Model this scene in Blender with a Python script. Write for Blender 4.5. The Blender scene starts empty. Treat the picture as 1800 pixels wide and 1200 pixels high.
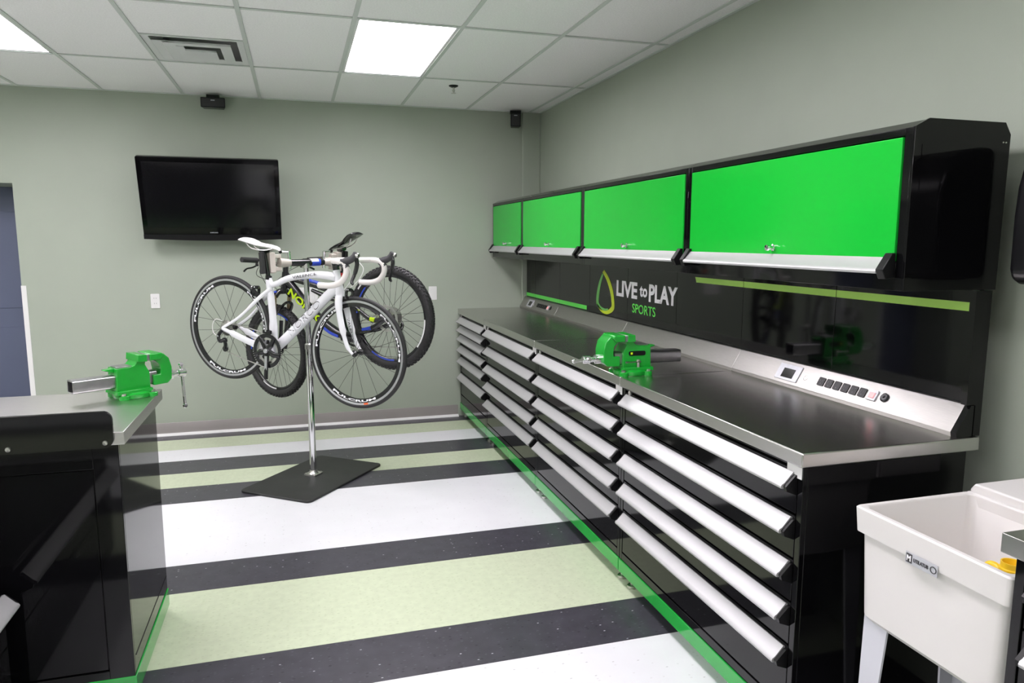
import bpy, bmesh, math, random
from mathutils import Vector, Matrix
random.seed(7)
PI = math.pi
SC = bpy.context.scene
COL = SC.collection

# ------------------------------------------------------------------ camera
def make_camera():
    yaw, pit, rol = .2876, .1384, .0017
    f = Vector((math.sin(yaw)*math.cos(pit), math.cos(yaw)*math.cos(pit), -math.sin(pit)))
    r = Vector((math.cos(yaw), -math.sin(yaw), 0)); u = r.cross(f)
    c, s = math.cos(rol), math.sin(rol)
    r, u = c*r+s*u, c*u-s*r
    cd = bpy.data.cameras.new('camera'); co = bpy.data.objects.new('camera', cd); COL.objects.link(co)
    cd.sensor_width = 36; cd.lens = 1275.14*36/1800; cd.clip_start = .05
    m = Matrix((r, u, -f)).transposed().to_4x4(); m.translation = (-2.0661, -6.1462, 1.5359)
    co.matrix_world = m
    SC.camera = co
make_camera()

# ------------------------------------------------------------------ world / exposure
w = bpy.data.worlds.new('world'); SC.world = w; w.use_nodes = True
w.node_tree.nodes['Background'].inputs[0].default_value = (.8, .85, .9, 1)
w.node_tree.nodes['Background'].inputs[1].default_value = .15
SC.view_settings.view_transform = 'Standard'; SC.view_settings.look = 'None'
SC.view_settings.exposure = 0.0; SC.view_settings.gamma = 1; SC.view_settings.use_curve_mapping = False
LAMP = 20.5          # radiance of the fluorescent diffusers

# ------------------------------------------------------------------ materials
def mat(name, col, rough=.5, metal=0, bump=0, bscale=200, var=0, vscale=4, coat=0, stretch=None, emit=0, spec=None, flecks=None, aniso=0):
    m = bpy.data.materials.new(name); m.use_nodes = True
    nt = m.node_tree; b = nt.nodes['Principled BSDF']
    b.inputs['Base Color'].default_value = (*col, 1); b.inputs['Roughness'].default_value = rough
    b.inputs['Metallic'].default_value = metal
    if coat: b.inputs['Coat Weight'].default_value = coat; b.inputs['Coat Roughness'].default_value = .03
    if spec is not None: b.inputs['Specular IOR Level'].default_value = spec
    if aniso: b.inputs['Anisotropic'].default_value = aniso
    tc = nt.nodes.new('ShaderNodeTexCoord'); out = tc.outputs['Object']
    if stretch:
        mp = nt.nodes.new('ShaderNodeMapping'); mp.inputs['Scale'].default_value = stretch
        nt.links.new(out, mp.inputs['Vector']); out = mp.outputs['Vector']
    colsock = None
    if var:
        n = nt.nodes.new('ShaderNodeTexNoise'); n.inputs['Scale'].default_value = vscale; n.inputs['Detail'].default_value = 4
        nt.links.new(out, n.inputs['Vector'])
        rp = nt.nodes.new('ShaderNodeValToRGB')
        rp.color_ramp.elements[0].position = .3; rp.color_ramp.elements[1].position = .7
        rp.color_ramp.elements[0].color = (*[c*(1-var) for c in col], 1)
        rp.color_ramp.elements[1].color = (*[min(1, c*(1+var)) for c in col], 1)
        nt.links.new(n.outputs['Fac'], rp.inputs['Fac']); colsock = rp.outputs['Color']
    if flecks:
        for fc, fs, th, dist in flecks:
            mp = nt.nodes.new('ShaderNodeMapping'); mp.inputs['Scale'].default_value = dist
            nt.links.new(tc.outputs['Object'], mp.inputs['Vector'])
            v = nt.nodes.new('ShaderNodeTexVoronoi'); v.voronoi_dimensions = '2D'; v.inputs['Scale'].default_value = fs
            nt.links.new(mp.outputs['Vector'], v.inputs['Vector'])
            sp = nt.nodes.new('ShaderNodeSeparateColor'); nt.links.new(v.outputs['Color'], sp.inputs['Color'])
            a = nt.nodes.new('ShaderNodeMath'); a.operation = 'GREATER_THAN'; a.inputs[1].default_value = th[0]
            nt.links.new(sp.outputs['Red'], a.inputs[0])
            d = nt.nodes.new('ShaderNodeMath'); d.operation = 'LESS_THAN'; d.inputs[1].default_value = th[1]
            nt.links.new(v.outputs['Distance'], d.inputs[0])
            mu = nt.nodes.new('ShaderNodeMath'); mu.operation = 'MULTIPLY'
            nt.links.new(a.outputs[0], mu.inputs[0]); nt.links.new(d.outputs[0], mu.inputs[1])
            mx = nt.nodes.new('ShaderNodeMix'); mx.data_type = 'RGBA'
            nt.links.new(mu.outputs[0], mx.inputs['Factor'])
            if colsock: nt.links.new(colsock, mx.inputs['A'])
            else: mx.inputs['A'].default_value = (*col, 1)
            mx.inputs['B'].default_value = (*fc, 1); colsock = mx.outputs['Result']
    if colsock: nt.links.new(colsock, b.inputs['Base Color'])
    if bump:
        n = nt.nodes.new('ShaderNodeTexNoise'); n.inputs['Scale'].default_value = bscale; n.inputs['Detail'].default_value = 3
        nt.links.new(out, n.inputs['Vector'])
        bp = nt.nodes.new('ShaderNodeBump'); bp.inputs['Strength'].default_value = bump; bp.inputs['Distance'].default_value = .002
        nt.links.new(n.outputs['Fac'], bp.inputs['Height']); nt.links.new(bp.outputs['Normal'], b.inputs['Normal'])
    if emit:
        b.inputs['Emission Color'].default_value = (*col, 1); b.inputs['Emission Strength'].default_value = emit
    return m
M = {}
M['wall'] = mat('sage_paint', (.358, .402, .330), .55, bump=.12, bscale=160, var=.02)
M['ceil'] = mat('ceiling_tile_white', (.92, .92, .92), .9, bump=.3, bscale=260, var=.05, vscale=120)
M['grid'] = mat('grid_white', (.60, .645, .61), .5, var=.02)
M['f_white'] = mat('floor_white', (.76, .77, .79), .32, var=.02, vscale=6, flecks=[((.45, .45, .45), 11, (.90, .05), (1, 2.5, 1)), ((.66, .66, .67), 22, (.85, .10), (1, 2, 1))])
M['f_green'] = mat('floor_green', (.55, .615, .44), .32, var=.05, vscale=30, flecks=[((.47, .535, .36), 40, (.75, .2), (1, 2.2, 1))])
M['f_dark'] = mat('floor_charcoal', (.052, .050, .062), .30, var=.18, vscale=14, flecks=[((.55, .55, .58), 17, (.90, .07), (1, 2, 1)), ((.085, .085, .10), 30, (.75, .15), (1, 2, 1)), ((.016, .016, .02), 24, (.85, .13), (1, 2, 1))])
M['black'] = mat('black_gloss_enamel', (.003, .003, .0035), .06, bump=.012, bscale=9, spec=.36)
M['blackm'] = mat('black_satin', (.006, .006, .0065), .32, spec=.25, bump=.05, bscale=120)
M['rubber'] = mat('black_rubber', (.018, .018, .019), .62, bump=.2, bscale=150, var=.15, vscale=10)
M['mattr'] = mat('ribbed_plate_black', (.020, .021, .020), .5, bump=.2, bscale=110, var=.25, vscale=6)
M['plastic'] = mat('black_plastic', (.008, .008, .009), .25, spec=.3, bump=.03, bscale=90)
M['steel'] = mat('brushed_steel', (.58, .57, .55), .26, 1, bump=.012, bscale=90, stretch=(30, 1.2, 30), var=.05, vscale=20)
M['steelx'] = mat('brushed_steel_lengthways', (.62, .61, .59), .30, 1, bump=.06, bscale=90, stretch=(1.2, 30, 30), var=.05, vscale=20)
M['steelu'] = mat('satin_steel_upstand', (.43, .42, .40), .36, 1, bump=.02, bscale=90, stretch=(30, 1.2, 30), var=.05, vscale=20)
M['alu'] = mat('anodised_aluminium', (.55, .55, .555), .48, .6, bump=.04, bscale=120, stretch=(40, 2, 40))
M['chrome'] = mat('chrome', (.78, .78, .79), .06, 1, var=.02)
M['zinc'] = mat('zinc_bright', (.66, .65, .62), .28, 1, var=.1, vscale=60)
M['iron'] = mat('machined_iron', (.42, .42, .43), .3, 1, bump=.05, bscale=90, var=.08, vscale=30)
M['green'] = mat('green_enamel', (.008, .44, .034), .14, bump=.008, bscale=14, spec=.3, var=.01)
M['greenv'] = mat('green_hammered_enamel', (.008, .33, .028), .24, bump=.08, bscale=70, coat=.2, var=.04, vscale=20)
M['greenp'] = mat('green_plinth', (.012, .36, .045), .14, coat=.3, var=.02)
M['lime'] = mat('lime_print', (.52, .88, .17), .4, var=.03)
M['limeb'] = mat('bright_green_print', (.12, .78, .09), .4, var=.02)
M['yg'] = mat('yellow_green_print', (.56, .72, .02), .4, var=.02)
M['dg'] = mat('leaf_green_print', (.14, .46, .10), .4, var=.05)
M['wprint'] = mat('white_print', (.88, .88, .90), .45, var=.01)
M['tub'] = mat('tub_white', (.68, .665, .65), .42, bump=.06, bscale=60, var=.015, vscale=5)
M['leg'] = mat('grey_sheet_leg', (.58, .59, .64), .4, var=.02)
M['yellow'] = mat('yellow_plastic', (.85, .55, .02), .35, var=.03)
M['slate'] = mat('slate_blue_paint', (.115, .135, .215), .45, bump=.05, bscale=120, var=.02)
M['white'] = mat('white_plastic', (.76, .76, .75), .4, var=.01)
M['taupe'] = mat('taupe_cove_base', (.27, .25, .24), .3, bump=.03, bscale=60, var=.03)
M['screen'] = mat('dark_screen', (.004, .004, .005), .13, var=.05)
M['red'] = mat('red_plastic', (.42, .03, .03), .3, var=.05)
M['pink'] = mat('pink_neon_switch', (.80, .30, .30), .3, emit=.6, var=.02)
M['bwhite'] = mat('pearl_white_lacquer', (.80, .81, .84), .22, coat=.5, var=.01)
M['tape'] = mat('white_bar_tape', (.80, .77, .74), .6, bump=.3, bscale=120, var=.02)
M['saddle'] = mat('white_leatherette', (.80, .79, .77), .4, bump=.1, bscale=160, var=.02)
M['grey'] = mat('dark_grey_hood', (.045, .045, .05), .5, bump=.15, bscale=150, var=.05)
M['silver'] = mat('rim_silver', (.70, .70, .74), .28, .9, var=.03)
M['blue'] = mat('blue_lacquer', (.035, .075, .52), .25, coat=.4, var=.03)
M['bblack'] = mat('black_lacquer', (.010, .010, .012), .2, coat=.4, var=.03)
M['neon'] = mat('lime_lacquer', (.55, .80, .01), .3, var=.02)
M['gold'] = mat('gold_stanchion', (.42, .34, .20), .22, .8, var=.04)
M['cast'] = mat('cast_beige_aluminium', (.56, .51, .46), .42, .25, bump=.08, bscale=90, var=.03)
M['spoke'] = mat('spoke_black', (.03, .03, .03), .3, .5, var=.02)
M['orange'] = mat('orange_sticker', (.90, .14, .03), .4, var=.02)
M['cable'] = mat('cable_sleeve', (.03, .03, .03), .4, var=.02)
M['ink'] = mat('dark_print', (.05, .05, .055), .4, var=.02)
M['diff'] = mat('lamp_diffuser', (1, .935, 1.0), .5, emit=LAMP)
M['lampframe'] = mat('lamp_frame_white', (.70, .72, .71), .45, var=.01)
M['duct'] = mat('duct_inside', (.6, .61, .6), .6, var=.1)
M['label'] = mat('silver_label', (.55, .56, .60), .35, .3, var=.05, vscale=60)

# ------------------------------------------------------------------ mesh helpers
class MB:
    def __init__(s): s.v = []; s.f = []
    def add(s, v, f):
        o = len(s.v); s.v += [tuple(p) for p in v]; s.f += [tuple(i+o for i in q) for q in f]; return s
    def box(s, x0, x1, y0, y1, z0, z1):
        v = [(x, y, z) for x in (x0, x1) for y in (y0, y1) for z in (z0, z1)]
        return s.add(v, [(0, 1, 3, 2), (4, 6, 7, 5), (0, 4, 5, 1), (2, 3, 7, 6), (0, 2, 6, 4), (1, 5, 7, 3)])
    def prism(s, pts, axis, a, b):
        mp = {'y': lambda p, t: (p[0], t, p[1]), 'x': lambda p, t: (t, p[0], p[1]), 'z': lambda p, t: (p[0], p[1], t)}[axis]
        n = len(pts); v = [mp(p, a) for p in pts]+[mp(p, b) for p in pts]
        return s.add(v, [tuple(range(n)), tuple(range(2*n-1, n-1, -1))]+[(i, (i+1) % n, n+(i+1) % n, n+i) for i in range(n)])
    def tube(s, path, r, n=10, closed=False, flat=None):
        P = [Vector(p) for p in path]; k = len(P)
        R = list(r) if hasattr(r, '__len__') else [r]*k
        R = [(q, q) if not hasattr(q, '__len__') else q for q in R]
        T = []
        for i in range(k):
            if closed: t = P[(i+1) % k]-P[i-1]
            else: t = P[min(i+1, k-1)]-P[max(i-1, 0)]
            T.append(t.normalized())
        ref = Vector(flat) if flat else (Vector((0, 0, 1)) if abs(T[0].z) < .9 else Vector((1, 0, 0)))
        v = []; nrm = None
        for i in range(k):
            base = ref if (flat or nrm is None) else nrm
            a = base-T[i]*base.dot(T[i]); a = a.normalized() if a.length > 1e-6 else T[i].orthogonal().normalized(); nrm = a
            b = T[i].cross(a)
            for j in range(n):
                q = 2*PI*j/n; v.append(P[i]+a*R[i][0]*math.cos(q)+b*R[i][1]*math.sin(q))
        f = []
        for i in range(k if closed else k-1):
            i2 = (i+1) % k
            for j in range(n):
                j2 = (j+1) % n; f.append((i*n+j, i*n+j2, i2*n+j2, i2*n+j))
        if not closed: f += [tuple(range(n-1, -1, -1)), tuple((k-1)*n+j for j in range(n))]
        return s.add(v, f)
    def lathe(s, prof, c=(0, 0, 0), axis='z', n=24):
        c = Vector(c); v = []; k = len(prof)
        for r, h in prof:
            for j in range(n):
                q = 2*PI*j/n; a, b = r*math.cos(q), r*math.sin(q)
                v.append(c+Vector({'z': (a, b, h), 'y': (b, h, a), 'x': (h, a, b)}[axis]))
        f = [(i*n+j, i*n+(j+1) % n, (i+1)*n+(j+1) % n, (i+1)*n+j) for i in range(k-1) for j in range(n)]
        f += [tuple(range(n)), tuple((k-1)*n+j for j in range(n))]
        return s.add(v, f)
    def ring(s, prof, c=(0, 0, 0), axis='y', n=64):          # closed profile [(r,h)] swept round an axis
        c = Vector(c); v = []; k = len(prof)
        for r, h in prof:
            for j in range(n):
                q = 2*PI*j/n; a, b = r*math.cos(q), r*math.sin(q)
                v.append(c+Vector({'z': (a, b, h), 'y': (b, h, a), 'x': (h, a, b)}[axis]))
        return s.add(v, [(i*n+j, i*n+(j+1) % n, ((i+1) % k)*n+(j+1) % n, ((i+1) % k)*n+j) for i in range(k) for j in range(n)])
    def xf(s, m):
        s.v = [tuple(m @ Vector(p)) for p in s.v]; return s
    def mesh(s, name, m, smooth=True):
        me = bpy.data.meshes.new(name); me.from_pydata(s.v, [], s.f)
        bm = bmesh.new(); bm.from_mesh(me); bmesh.ops.recalc_face_normals(bm, faces=bm.faces); bm.to_mesh(me); bm.free()
        me.materials.append(m)
        if smooth:
            me.polygons.foreach_set('use_smooth', [True]*len(me.polygons)); me.set_sharp_from_angle(angle=math.radians(38))
        return me
    def build(s, name, m, parent=None, bevel=0, seg=2, smooth=True):
        return link(name, s.mesh(name, m, smooth), parent, bevel, seg)
def link(name, me, parent=None, bevel=0, seg=2, loc=None, rot=None):
    o = bpy.data.objects.new(name, me); COL.objects.link(o)
    if parent: o.parent = parent
    if loc: o.location = loc
    if rot: o.rotation_euler = rot
    if bevel:
        b = o.modifiers.new('bevel', 'BEVEL'); b.width = bevel; b.segments = seg; b.limit_method = 'ANGLE'; b.angle_limit = math.radians(40)
    return o
def tag(o, label, cat, group=None):
    o['label'] = label; o['category'] = cat
    if group: o['group'] = group
    return o
def thing(name, label, cat, loc=(0, 0, 0), rz=0, group=None):
    o = bpy.data.objects.new(name, None); COL.objects.link(o); o.location = loc; o.rotation_euler = (0, 0, rz)
    o.empty_display_size = .1
    return tag(o, label, cat, group)
def struct(o): o['kind'] = 'structure'; return o
def box(*a): return MB().box(*a)
def rrect(x0, x1, y0, y1, r, n=5, corners=(1, 1, 1, 1)):
    pts = []
    for (cx, cy, a0, on) in ((x1-r, y1-r, 0, corners[0]), (x0+r, y1-r, 90, corners[1]), (x0+r, y0+r, 180, corners[2]), (x1-r, y0+r, 270, corners[3])):
        if not on:
            pts.append((cx+r*(1 if a0 in (0, 270) else -1), cy+r*(1 if a0 in (0, 90) else -1))); continue
        for i in range(n+1):
            a = math.radians(a0+90*i/n); pts.append((cx+r*math.cos(a), cy+r*math.sin(a)))
    return pts
def smoothpath(pts, n=6):
    P = [Vector(p) for p in pts]; out = []
    for i in range(len(P)-1):
        p0, p1, p2, p3 = P[max(i-1, 0)], P[i], P[i+1], P[min(i+2, len(P)-1)]
        for k in range(n):
            t = k/n; out.append(.5*((2*p1)+(p2-p0)*t+(2*p0-5*p1+4*p2-p3)*t*t+(3*p1-p0-3*p2+p3)*t**3))
    out.append(P[-1]); return out
def text_geo(body, size=1, bold=0, space=1, ext=.001):
    cu = bpy.data.curves.new('lettering', 'FONT'); cu.body = body; cu.size = size; cu.offset = bold; cu.space_character = space
    cu.extrude = ext; cu.resolution_u = 3; cu.align_x = 'CENTER'; cu.align_y = 'CENTER'
    o = bpy.data.objects.new('lettering', cu); COL.objects.link(o)
    bpy.context.view_layer.update()
    me = bpy.data.meshes.new_from_object(o.evaluated_get(bpy.context.evaluated_depsgraph_get()))
    v = [Vector(p.co) for p in me.vertices]; f = [tuple(p.vertices) for p in me.polygons]
    bpy.data.objects.remove(o); bpy.data.curves.remove(cu); bpy.data.meshes.remove(me)
    return v, f
def text_on(body, h, width, org, ex, ey, m, name, parent, bold=.0, shear=0, ext=.0006, space=1):
    v, f = text_geo(body, 1, bold, space)
    xs = [p.x for p in v]; ys = [p.y for p in v]
    cx, cy = (min(xs)+max(xs))/2, (min(ys)+max(ys))/2; sx = width/(max(xs)-min(xs)); sy = h/(max(ys)-min(ys))
    org, ex, ey = Vector(org), Vector(ex).normalized(), Vector(ey).normalized(); en = ex.cross(ey)
    mb = MB(); mb.add([org+ex*((p.x-cx)*sx+shear*(p.y-cy)*sy)+ey*(p.y-cy)*sy+en*(ext if p.z > 0 else -ext) for p in v], f)
    return mb.build(name, m, parent, smooth=False)

# ------------------------------------------------------------------ room shell
XL, YF, ZC = -6.2, -8.6, 2.62
T, TY, XG, YG = .5465, 1.2233, -1.198, -1.0837
FT = .2985
floor = struct(box(XL, 0, YF, 1.0, -.12, -.006).build('floor', M['f_dark'], smooth=False))
edges = [0, -.17, -.468, -.7665, -1.065, -1.3635, -1.662, -2.5575, -2.856, -3.453, -3.7515]
cols = ['f_dark', 'f_green', 'f_white', 'f_dark', 'f_green', 'f_dark', 'f_white', 'f_dark', 'f_green', 'f_dark']
y = edges[-1]
for c, k in (('f_white', 3), ('f_dark', 1), ('f_green', 2), ('f_dark', 1), ('f_white', 3), ('f_dark', 1), ('f_green', 2), ('f_dark', 1), ('f_white', 3)):
    y = max(y-k*FT, YF); edges.append(y); cols.append(c)
for i, c in enumerate(cols):
    if edges[i]-edges[i+1] < .01: continue
    box(XL, 0, edges[i+1]+.0006, edges[i]-.0006, -.0055, 0).build('floor_stripe', M[c], floor, smooth=False)
# walls
DX0, DX1, DZ = -4.95, -4.012, 1.94
wb = MB(); wb.box(DX1, .15, 0, .15, 0, 2.85); wb.box(XL-.15, DX0, 0, .15, 0, 2.85); wb.box(DX0, DX1, 0, .15, DZ, 2.85)
struct(wb.build('wall_back', M['wall'], smooth=False))
struct(box(0, .15, YF, 0, 0, 2.85).build('wall_right', M['wall'], smooth=False))
struct(box(XL-.15, XL, YF, 0, 0, 2.85).build('wall_left', M['wall'], smooth=False))
struct(box(XL-.15, .15, YF-.15, YF, 0, 2.85).build('wall_front', M['wall'], smooth=False))
struct(box(-.163, 0, -.022, 0, 0, ZC).build('trim_1', M['wall'], bevel=.006))                       # boxed chase in the corner
# alcove with the slate blue door
alc = MB(); alc.box(DX0-.1, DX0, .15, .62, 0, DZ+.1); alc.box(DX1, DX1+.1, .15, .62, 0, DZ+.1); alc.box(DX0-.1, DX1+.1, .15, .62, DZ, DZ+.1)
struct(alc.build('trim_2', M['wall'], smooth=False))
door = struct(box(DX0, DX1, .46, .52, .006, DZ).build('door_1', M['slate'], bevel=.004))
box(DX0+.12, DX1-.12, .454, .46, .15, .85).build('door_panel', M['slate'], door, bevel=.003)
box(DX0+.12, DX1-.12, .454, .46, 1.0, 1.75).build('door_panel', M['slate'], door, bevel=.003)
mb = MB(); mb.lathe([(.0, 0), (.028, 0), (.028, -.02), (.012, -.03), (.012, -.055), (.026, -.065), (.026, -.085), (0, -.09)], (DX0+.08, .46, .95), 'y'); mb.build('door_handle', M['zinc'], door)
# white corner guard on the opening
cg = MB(); cg.prism([(DX1-.003, -.004), (DX1+.03, -.004), (DX1+.03, 0), (DX1, 0), (DX1, .03), (DX1-.003, .03)], 'z', .12, 1.2)
tag(cg.build('corner_guard', M['white']), 'white plastic corner guard strip on the edge of the blue doorway', 'corner guard')
# cove base
bprof = [(0, 0), (-.020, 0), (-.020, .004), (-.012, .012), (-.007, .026), (-.0055, .096), (-.003, .1), (0, .1)]
struct(MB().prism(bprof, 'x', DX1+.03, -.745).build('baseboard_back', M['taupe']))
bb2 = MB().prism([(-.001+a, b) for a, b in bprof], 'y', YF, -6.35)
struct(bb2.build('baseboard_right', M['taupe']))
toe = MB().prism([(-.036, .0), (-.035, .005), (-.024, .015), (-.0125, .018), (-.0201, .004), (-.0201, 0)], 'x', DX1+.03, -.745)
struct(toe.build('toe_highlight', M['white']))                                                             # white strip imitating light reflected off the cove base toe

# ceiling
ceil = struct(box(XL, 0, YF, 0, 2.80, 2.90).build('ceiling', M['lampframe'], smooth=False))
xs = [0]+[XG+i*T for i in range(2, -10, -1) if XG+i*T > XL]+[XL]
ys = [0]+[YG-j*TY for j in range(0, 8) if YG-j*TY > YF]+[YF]
lightcols = {-1: 1, -5: 1, -9: 1}
def col_i(xr): return round((xr-XG)/T)           # index of right edge
lamps = []; tilemesh = {}
for a in range(len(xs)-1):
    for b in range(len(ys)-1):
        x1, x0, y1, y0 = xs[a], xs[a+1], ys[b], ys[b+1]
        if a > 0 and b in (1, 3, 5) and col_i(x1) in (0, -4, -8):
            lamps.append((x0, x1, y0, y1)); continue
        if b == 1 and a > 0 and col_i(x1) == -2: y1v = y1; y1 = y1-.612; VENT = (x0, x1, y1, y1v)
        key = (round(x1-x0, 3), round(y1-y0, 3))
        if key not in tilemesh:
            hx, hy = key[0]/2-.004, key[1]/2-.004
            tilemesh[key] = box(-hx, hx, -hy, hy, -.009, .009).mesh('ceiling_tile', M['ceil'], False)
        link('ceiling_tile', tilemesh[key], ceil, loc=((x0+x1)/2, (y0+y1)/2, ZC+.0145))
for x in xs[1:-1]: box(x-.011, x+.011, YF, 0, ZC, ZC+.004).build('grid_bar', M['grid'], ceil, smooth=False)
for y in ys[1:-1]: box(XL, 0, y-.011, y+.011, ZC+.0003, ZC+.0037).build('grid_bar', M['grid'], ceil, smooth=False)
box(VENT[0], VENT[1], VENT[2]-.011, VENT[2]+.011, ZC+.0004, ZC+.0036).build('grid_bar', M['grid'], ceil, smooth=False)
mb = MB(); mb.box(-.02, 0, YF, 0, ZC-.001, ZC+.006); mb.box(XL, -.02, -.02, 0, ZC-.001, ZC+.006); mb.build('wall_angle', M['grid'], ceil, smooth=False)
for x0, x1, y0, y1 in lamps:
    vis = y1 > -1.2
    lab = 'recessed fluorescent ceiling light glowing white near the smoke-dark sprinkler head' if vis and x1 > -1.3 else ('recessed fluorescent ceiling light on the far side of the air vent from the sprinkler' if vis and x1 > -3.5 else 'recessed fluorescent ceiling light in the rows behind the workbenches')
    if vis and x1 > -1.3: lab = 'bright recessed fluorescent ceiling light between air vent and sprinkler head'
    cx, cy = (x0+x1)/2, (y0+y1)/2
    t = thing('ceiling_light', lab, 'ceiling light', (cx, cy, ZC+.004), 0, 'fluorescent ceiling lights')
    hx, hy = (x1-x0)/2-.013, (y1-y0)/2-.013
    fr = MB()
    fr.box(-hx, hx, hy-.016, hy, 0, .06); fr.box(-hx, hx, -hy, -hy+.016, 0, .06); fr.box(-hx, -hx+.014, -hy, hy, 0, .06); fr.box(hx-.014, hx, -hy, hy, 0, .06)
    fr.box(-hx, hx, -hy, hy, .06, .065)
    fr.build('frame', M['lampframe'], t, smooth=False)
    box(-hx+.014, hx-.014, -hy+.016, hy-.016, .032, .036).build('diffuser', M['diff'], t, smooth=False)
# air vent (stepped square louvre blowing away from the far wall)
x0, x1, y0, y1 = VENT
vt = thing('air_vent', 'white stepped-louvre square air vent set in the ceiling grid', 'air vent', ((x0+x1)/2, (y0+y1)/2, ZC+.004))
hw = (x1-x0)/2-.013; hd = (y1-y0)/2-.013
mb = MB(); mb.box(-hw+.03, hw-.03, -hd+.02, hd-.02, .16, .165)
for a in ((-hw+.03, -hw+.033, -hd+.02, hd-.02), (hw-.033, hw-.03, -hd+.02, hd-.02), (-hw+.03, hw-.03, -hd+.017, -hd+.02), (-hw+.03, hw-.03, hd-.023, hd-.02)): mb.box(*a, .012, .165)
mb.build('duct', M['duct'], vt, smooth=False)
mb = MB(); fwid = .035
mb.box(-hw, -hw+fwid, -hd, hd, 0, .012); mb.box(hw-fwid, hw, -hd, hd, 0, .012); mb.box(-hw+fwid, hw-fwid, hd-.03, hd, 0, .012); mb.box(-hw+fwid, hw-fwid, -hd, -hd+.02, 0, .012)
mb.build('frame', M['lampframe'], vt, smooth=False)
lv = MB()                                   # outer step: a band round three sides, folded up along its open edges
lv.box(-hw+.035, hw-.075, -hd+.115, -hd+.195, .001, .005); lv.box(-hw+.035, -hw+.15, -hd+.195, hd-.03, .001, .005)
lv.box(hw-.135, hw-.075, -hd+.195, hd-.03, .001, .005); lv.box(hw-.075, hw-.035, hd-.085, hd-.03, .001, .005); lv.box(-hw+.15, hw-.135, hd-.085, hd-.03, .001, .005)
lv.prism([(-hw+.085, .001), (-hw+.095, -.007), (-hw+.150, .001)], 'y', -hd+.115, hd-.03)
lv.prism([(-hd+.115, .001), (-hd+.115, -.006), (-hd+.150, .001)], 'x', -hw+.10, hw-.075)
lv.build('louvre', M['lampframe'], vt, smooth=False)
lv = MB()                                   # inner step
lv.box(-hw+.15, hw-.165, -hd+.265, hd-.085, -.003, .001); lv.box(hw-.165, hw-.135, hd-.125, hd-.085, -.003, .001)
lv.box(-hw+.15, -hw+.19, -hd+.195, -hd+.265, -.003, .001)
lv.prism([(-hd+.265, -.003), (-hd+.265, -.009), (-hd+.30, -.003)], 'x', -hw+.19, hw-.165)
lv.build('louvre', M['lampframe'], vt, smooth=False)
# sprinkler
sp = thing('sprinkler_head', 'small dark pendant sprinkler head hanging below a ceiling tile', 'sprinkler', (-.947, -.885, ZC+.0055))
MB().lathe([(0, 0), (.034, 0), (.032, -.006), (.014, -.014), (0, -.014)]).build('escutcheon', M['blackm'], sp)
MB().lathe([(0, -.012), (.008, -.012), (.007, -.03), (.012, -.034), (.004, -.046), (.004, -.05), (.018, -.051), (.018, -.053), (0, -.054)], n=14).build('deflector', M['zinc'], sp)

# ------------------------------------------------------------------ far-wall things
def speaker(label, loc, rz, w_, h_, d_):
    t = thing('wall_speaker', label, 'speaker', loc, rz)
    MB().prism([(-w_/2, 0), (w_/2, 0), (w_*.42, d_), (-w_*.42, d_)], 'z', -h_/2, h_/2).build('cabinet', M['plastic'], t, bevel=.004)
    box(-w_/2+.008, w_/2-.008, -.004, .0, -h_/2+.008, h_/2-.008).build('grille', M['rubber'], t)
    box(-.014, .014, -.0055, -.004, h_/2-.024, h_/2-.018).build('badge', M['label'], t)
    mb = MB(); mb.box(-.02, .02, d_, d_+.045, -.02, .02); mb.box(-.045, .045, .015, d_-.015, h_/2, h_/2+.022); mb.build('bracket', M['plastic'], t)
    return t
speaker('wide low black speaker mounted at the ceiling above the television', (-2.62, -.135, 2.552), 0, .172, .072, .09)
speaker('small upright black speaker in the corner beside the boxed wall edge', (-.262, -.145, 2.535), -.22, .085, .112, .085)

# television
ang = math.radians(15.5)
tv = thing('television', 'black flat television tilted down on the sage green wall', 'television', (-2.655, -.115, 1.560), 0)
W2, H_ = .487, .600
tm = Matrix.Rotation(ang, 4, 'X')
def tvp(mb, name, m, par, bevel=0): return mb.xf(tm).build(name, m, par, bevel=bevel)
tvb = MB().prism(rrect(-W2, W2, 0, H_, .012), 'y', -.05, 0); case = tvp(tvb, 'casing', M['plastic'], tv, .006)
tvp(box(-W2+.035, W2-.035, -.0525, -.05, .085, H_-.035), 'screen', M['screen'], tv)
bez = MB(); bez.box(-W2+.004, W2-.004, -.0535, -.05, H_-.035, H_-.004); bez.box(-W2+.004, -W2+.035, -.0535, -.05, .03, H_-.035); bez.box(W2-.035, W2-.004, -.0535, -.05, .03, H_-.035); bez.box(-W2+.035, W2-.035, -.0535, -.05, .03, .085)
tvp(bez, 'bezel', M['black'], tv)
chin = MB(); n = 16; pts = [(-W2+2*W2*i/n, -.004-.012*math.sin(PI*i/n)) for i in range(n+1)]
chin.prism(pts+[(W2, .030), (-W2, .030)], 'y', -.054, -.02); tvp(chin, 'chin', M['blackm'], tv)
nm = text_on('SAMSUNG', .008, .055, (0, -.0555, .047), (1, 0, 0), (0, 0, 1), M['label'], 'maker_name', tv, bold=.01)
nm.data.transform(tm)
mb = MB(); mb.box(-.2, .2, 0, .05, .15, .45); tvp(mb, 'rear_housing', M['plastic'], tv)
mb = MB(); mb.box(-.12, .12, .095, .114, .2, .5); mb.box(-.1, -.07, -.06, .1, .28, .31); mb.box(.07, .1, -.06, .1, .28, .31); mb.build('wall_mount', M['blackm'], tv)

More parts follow.
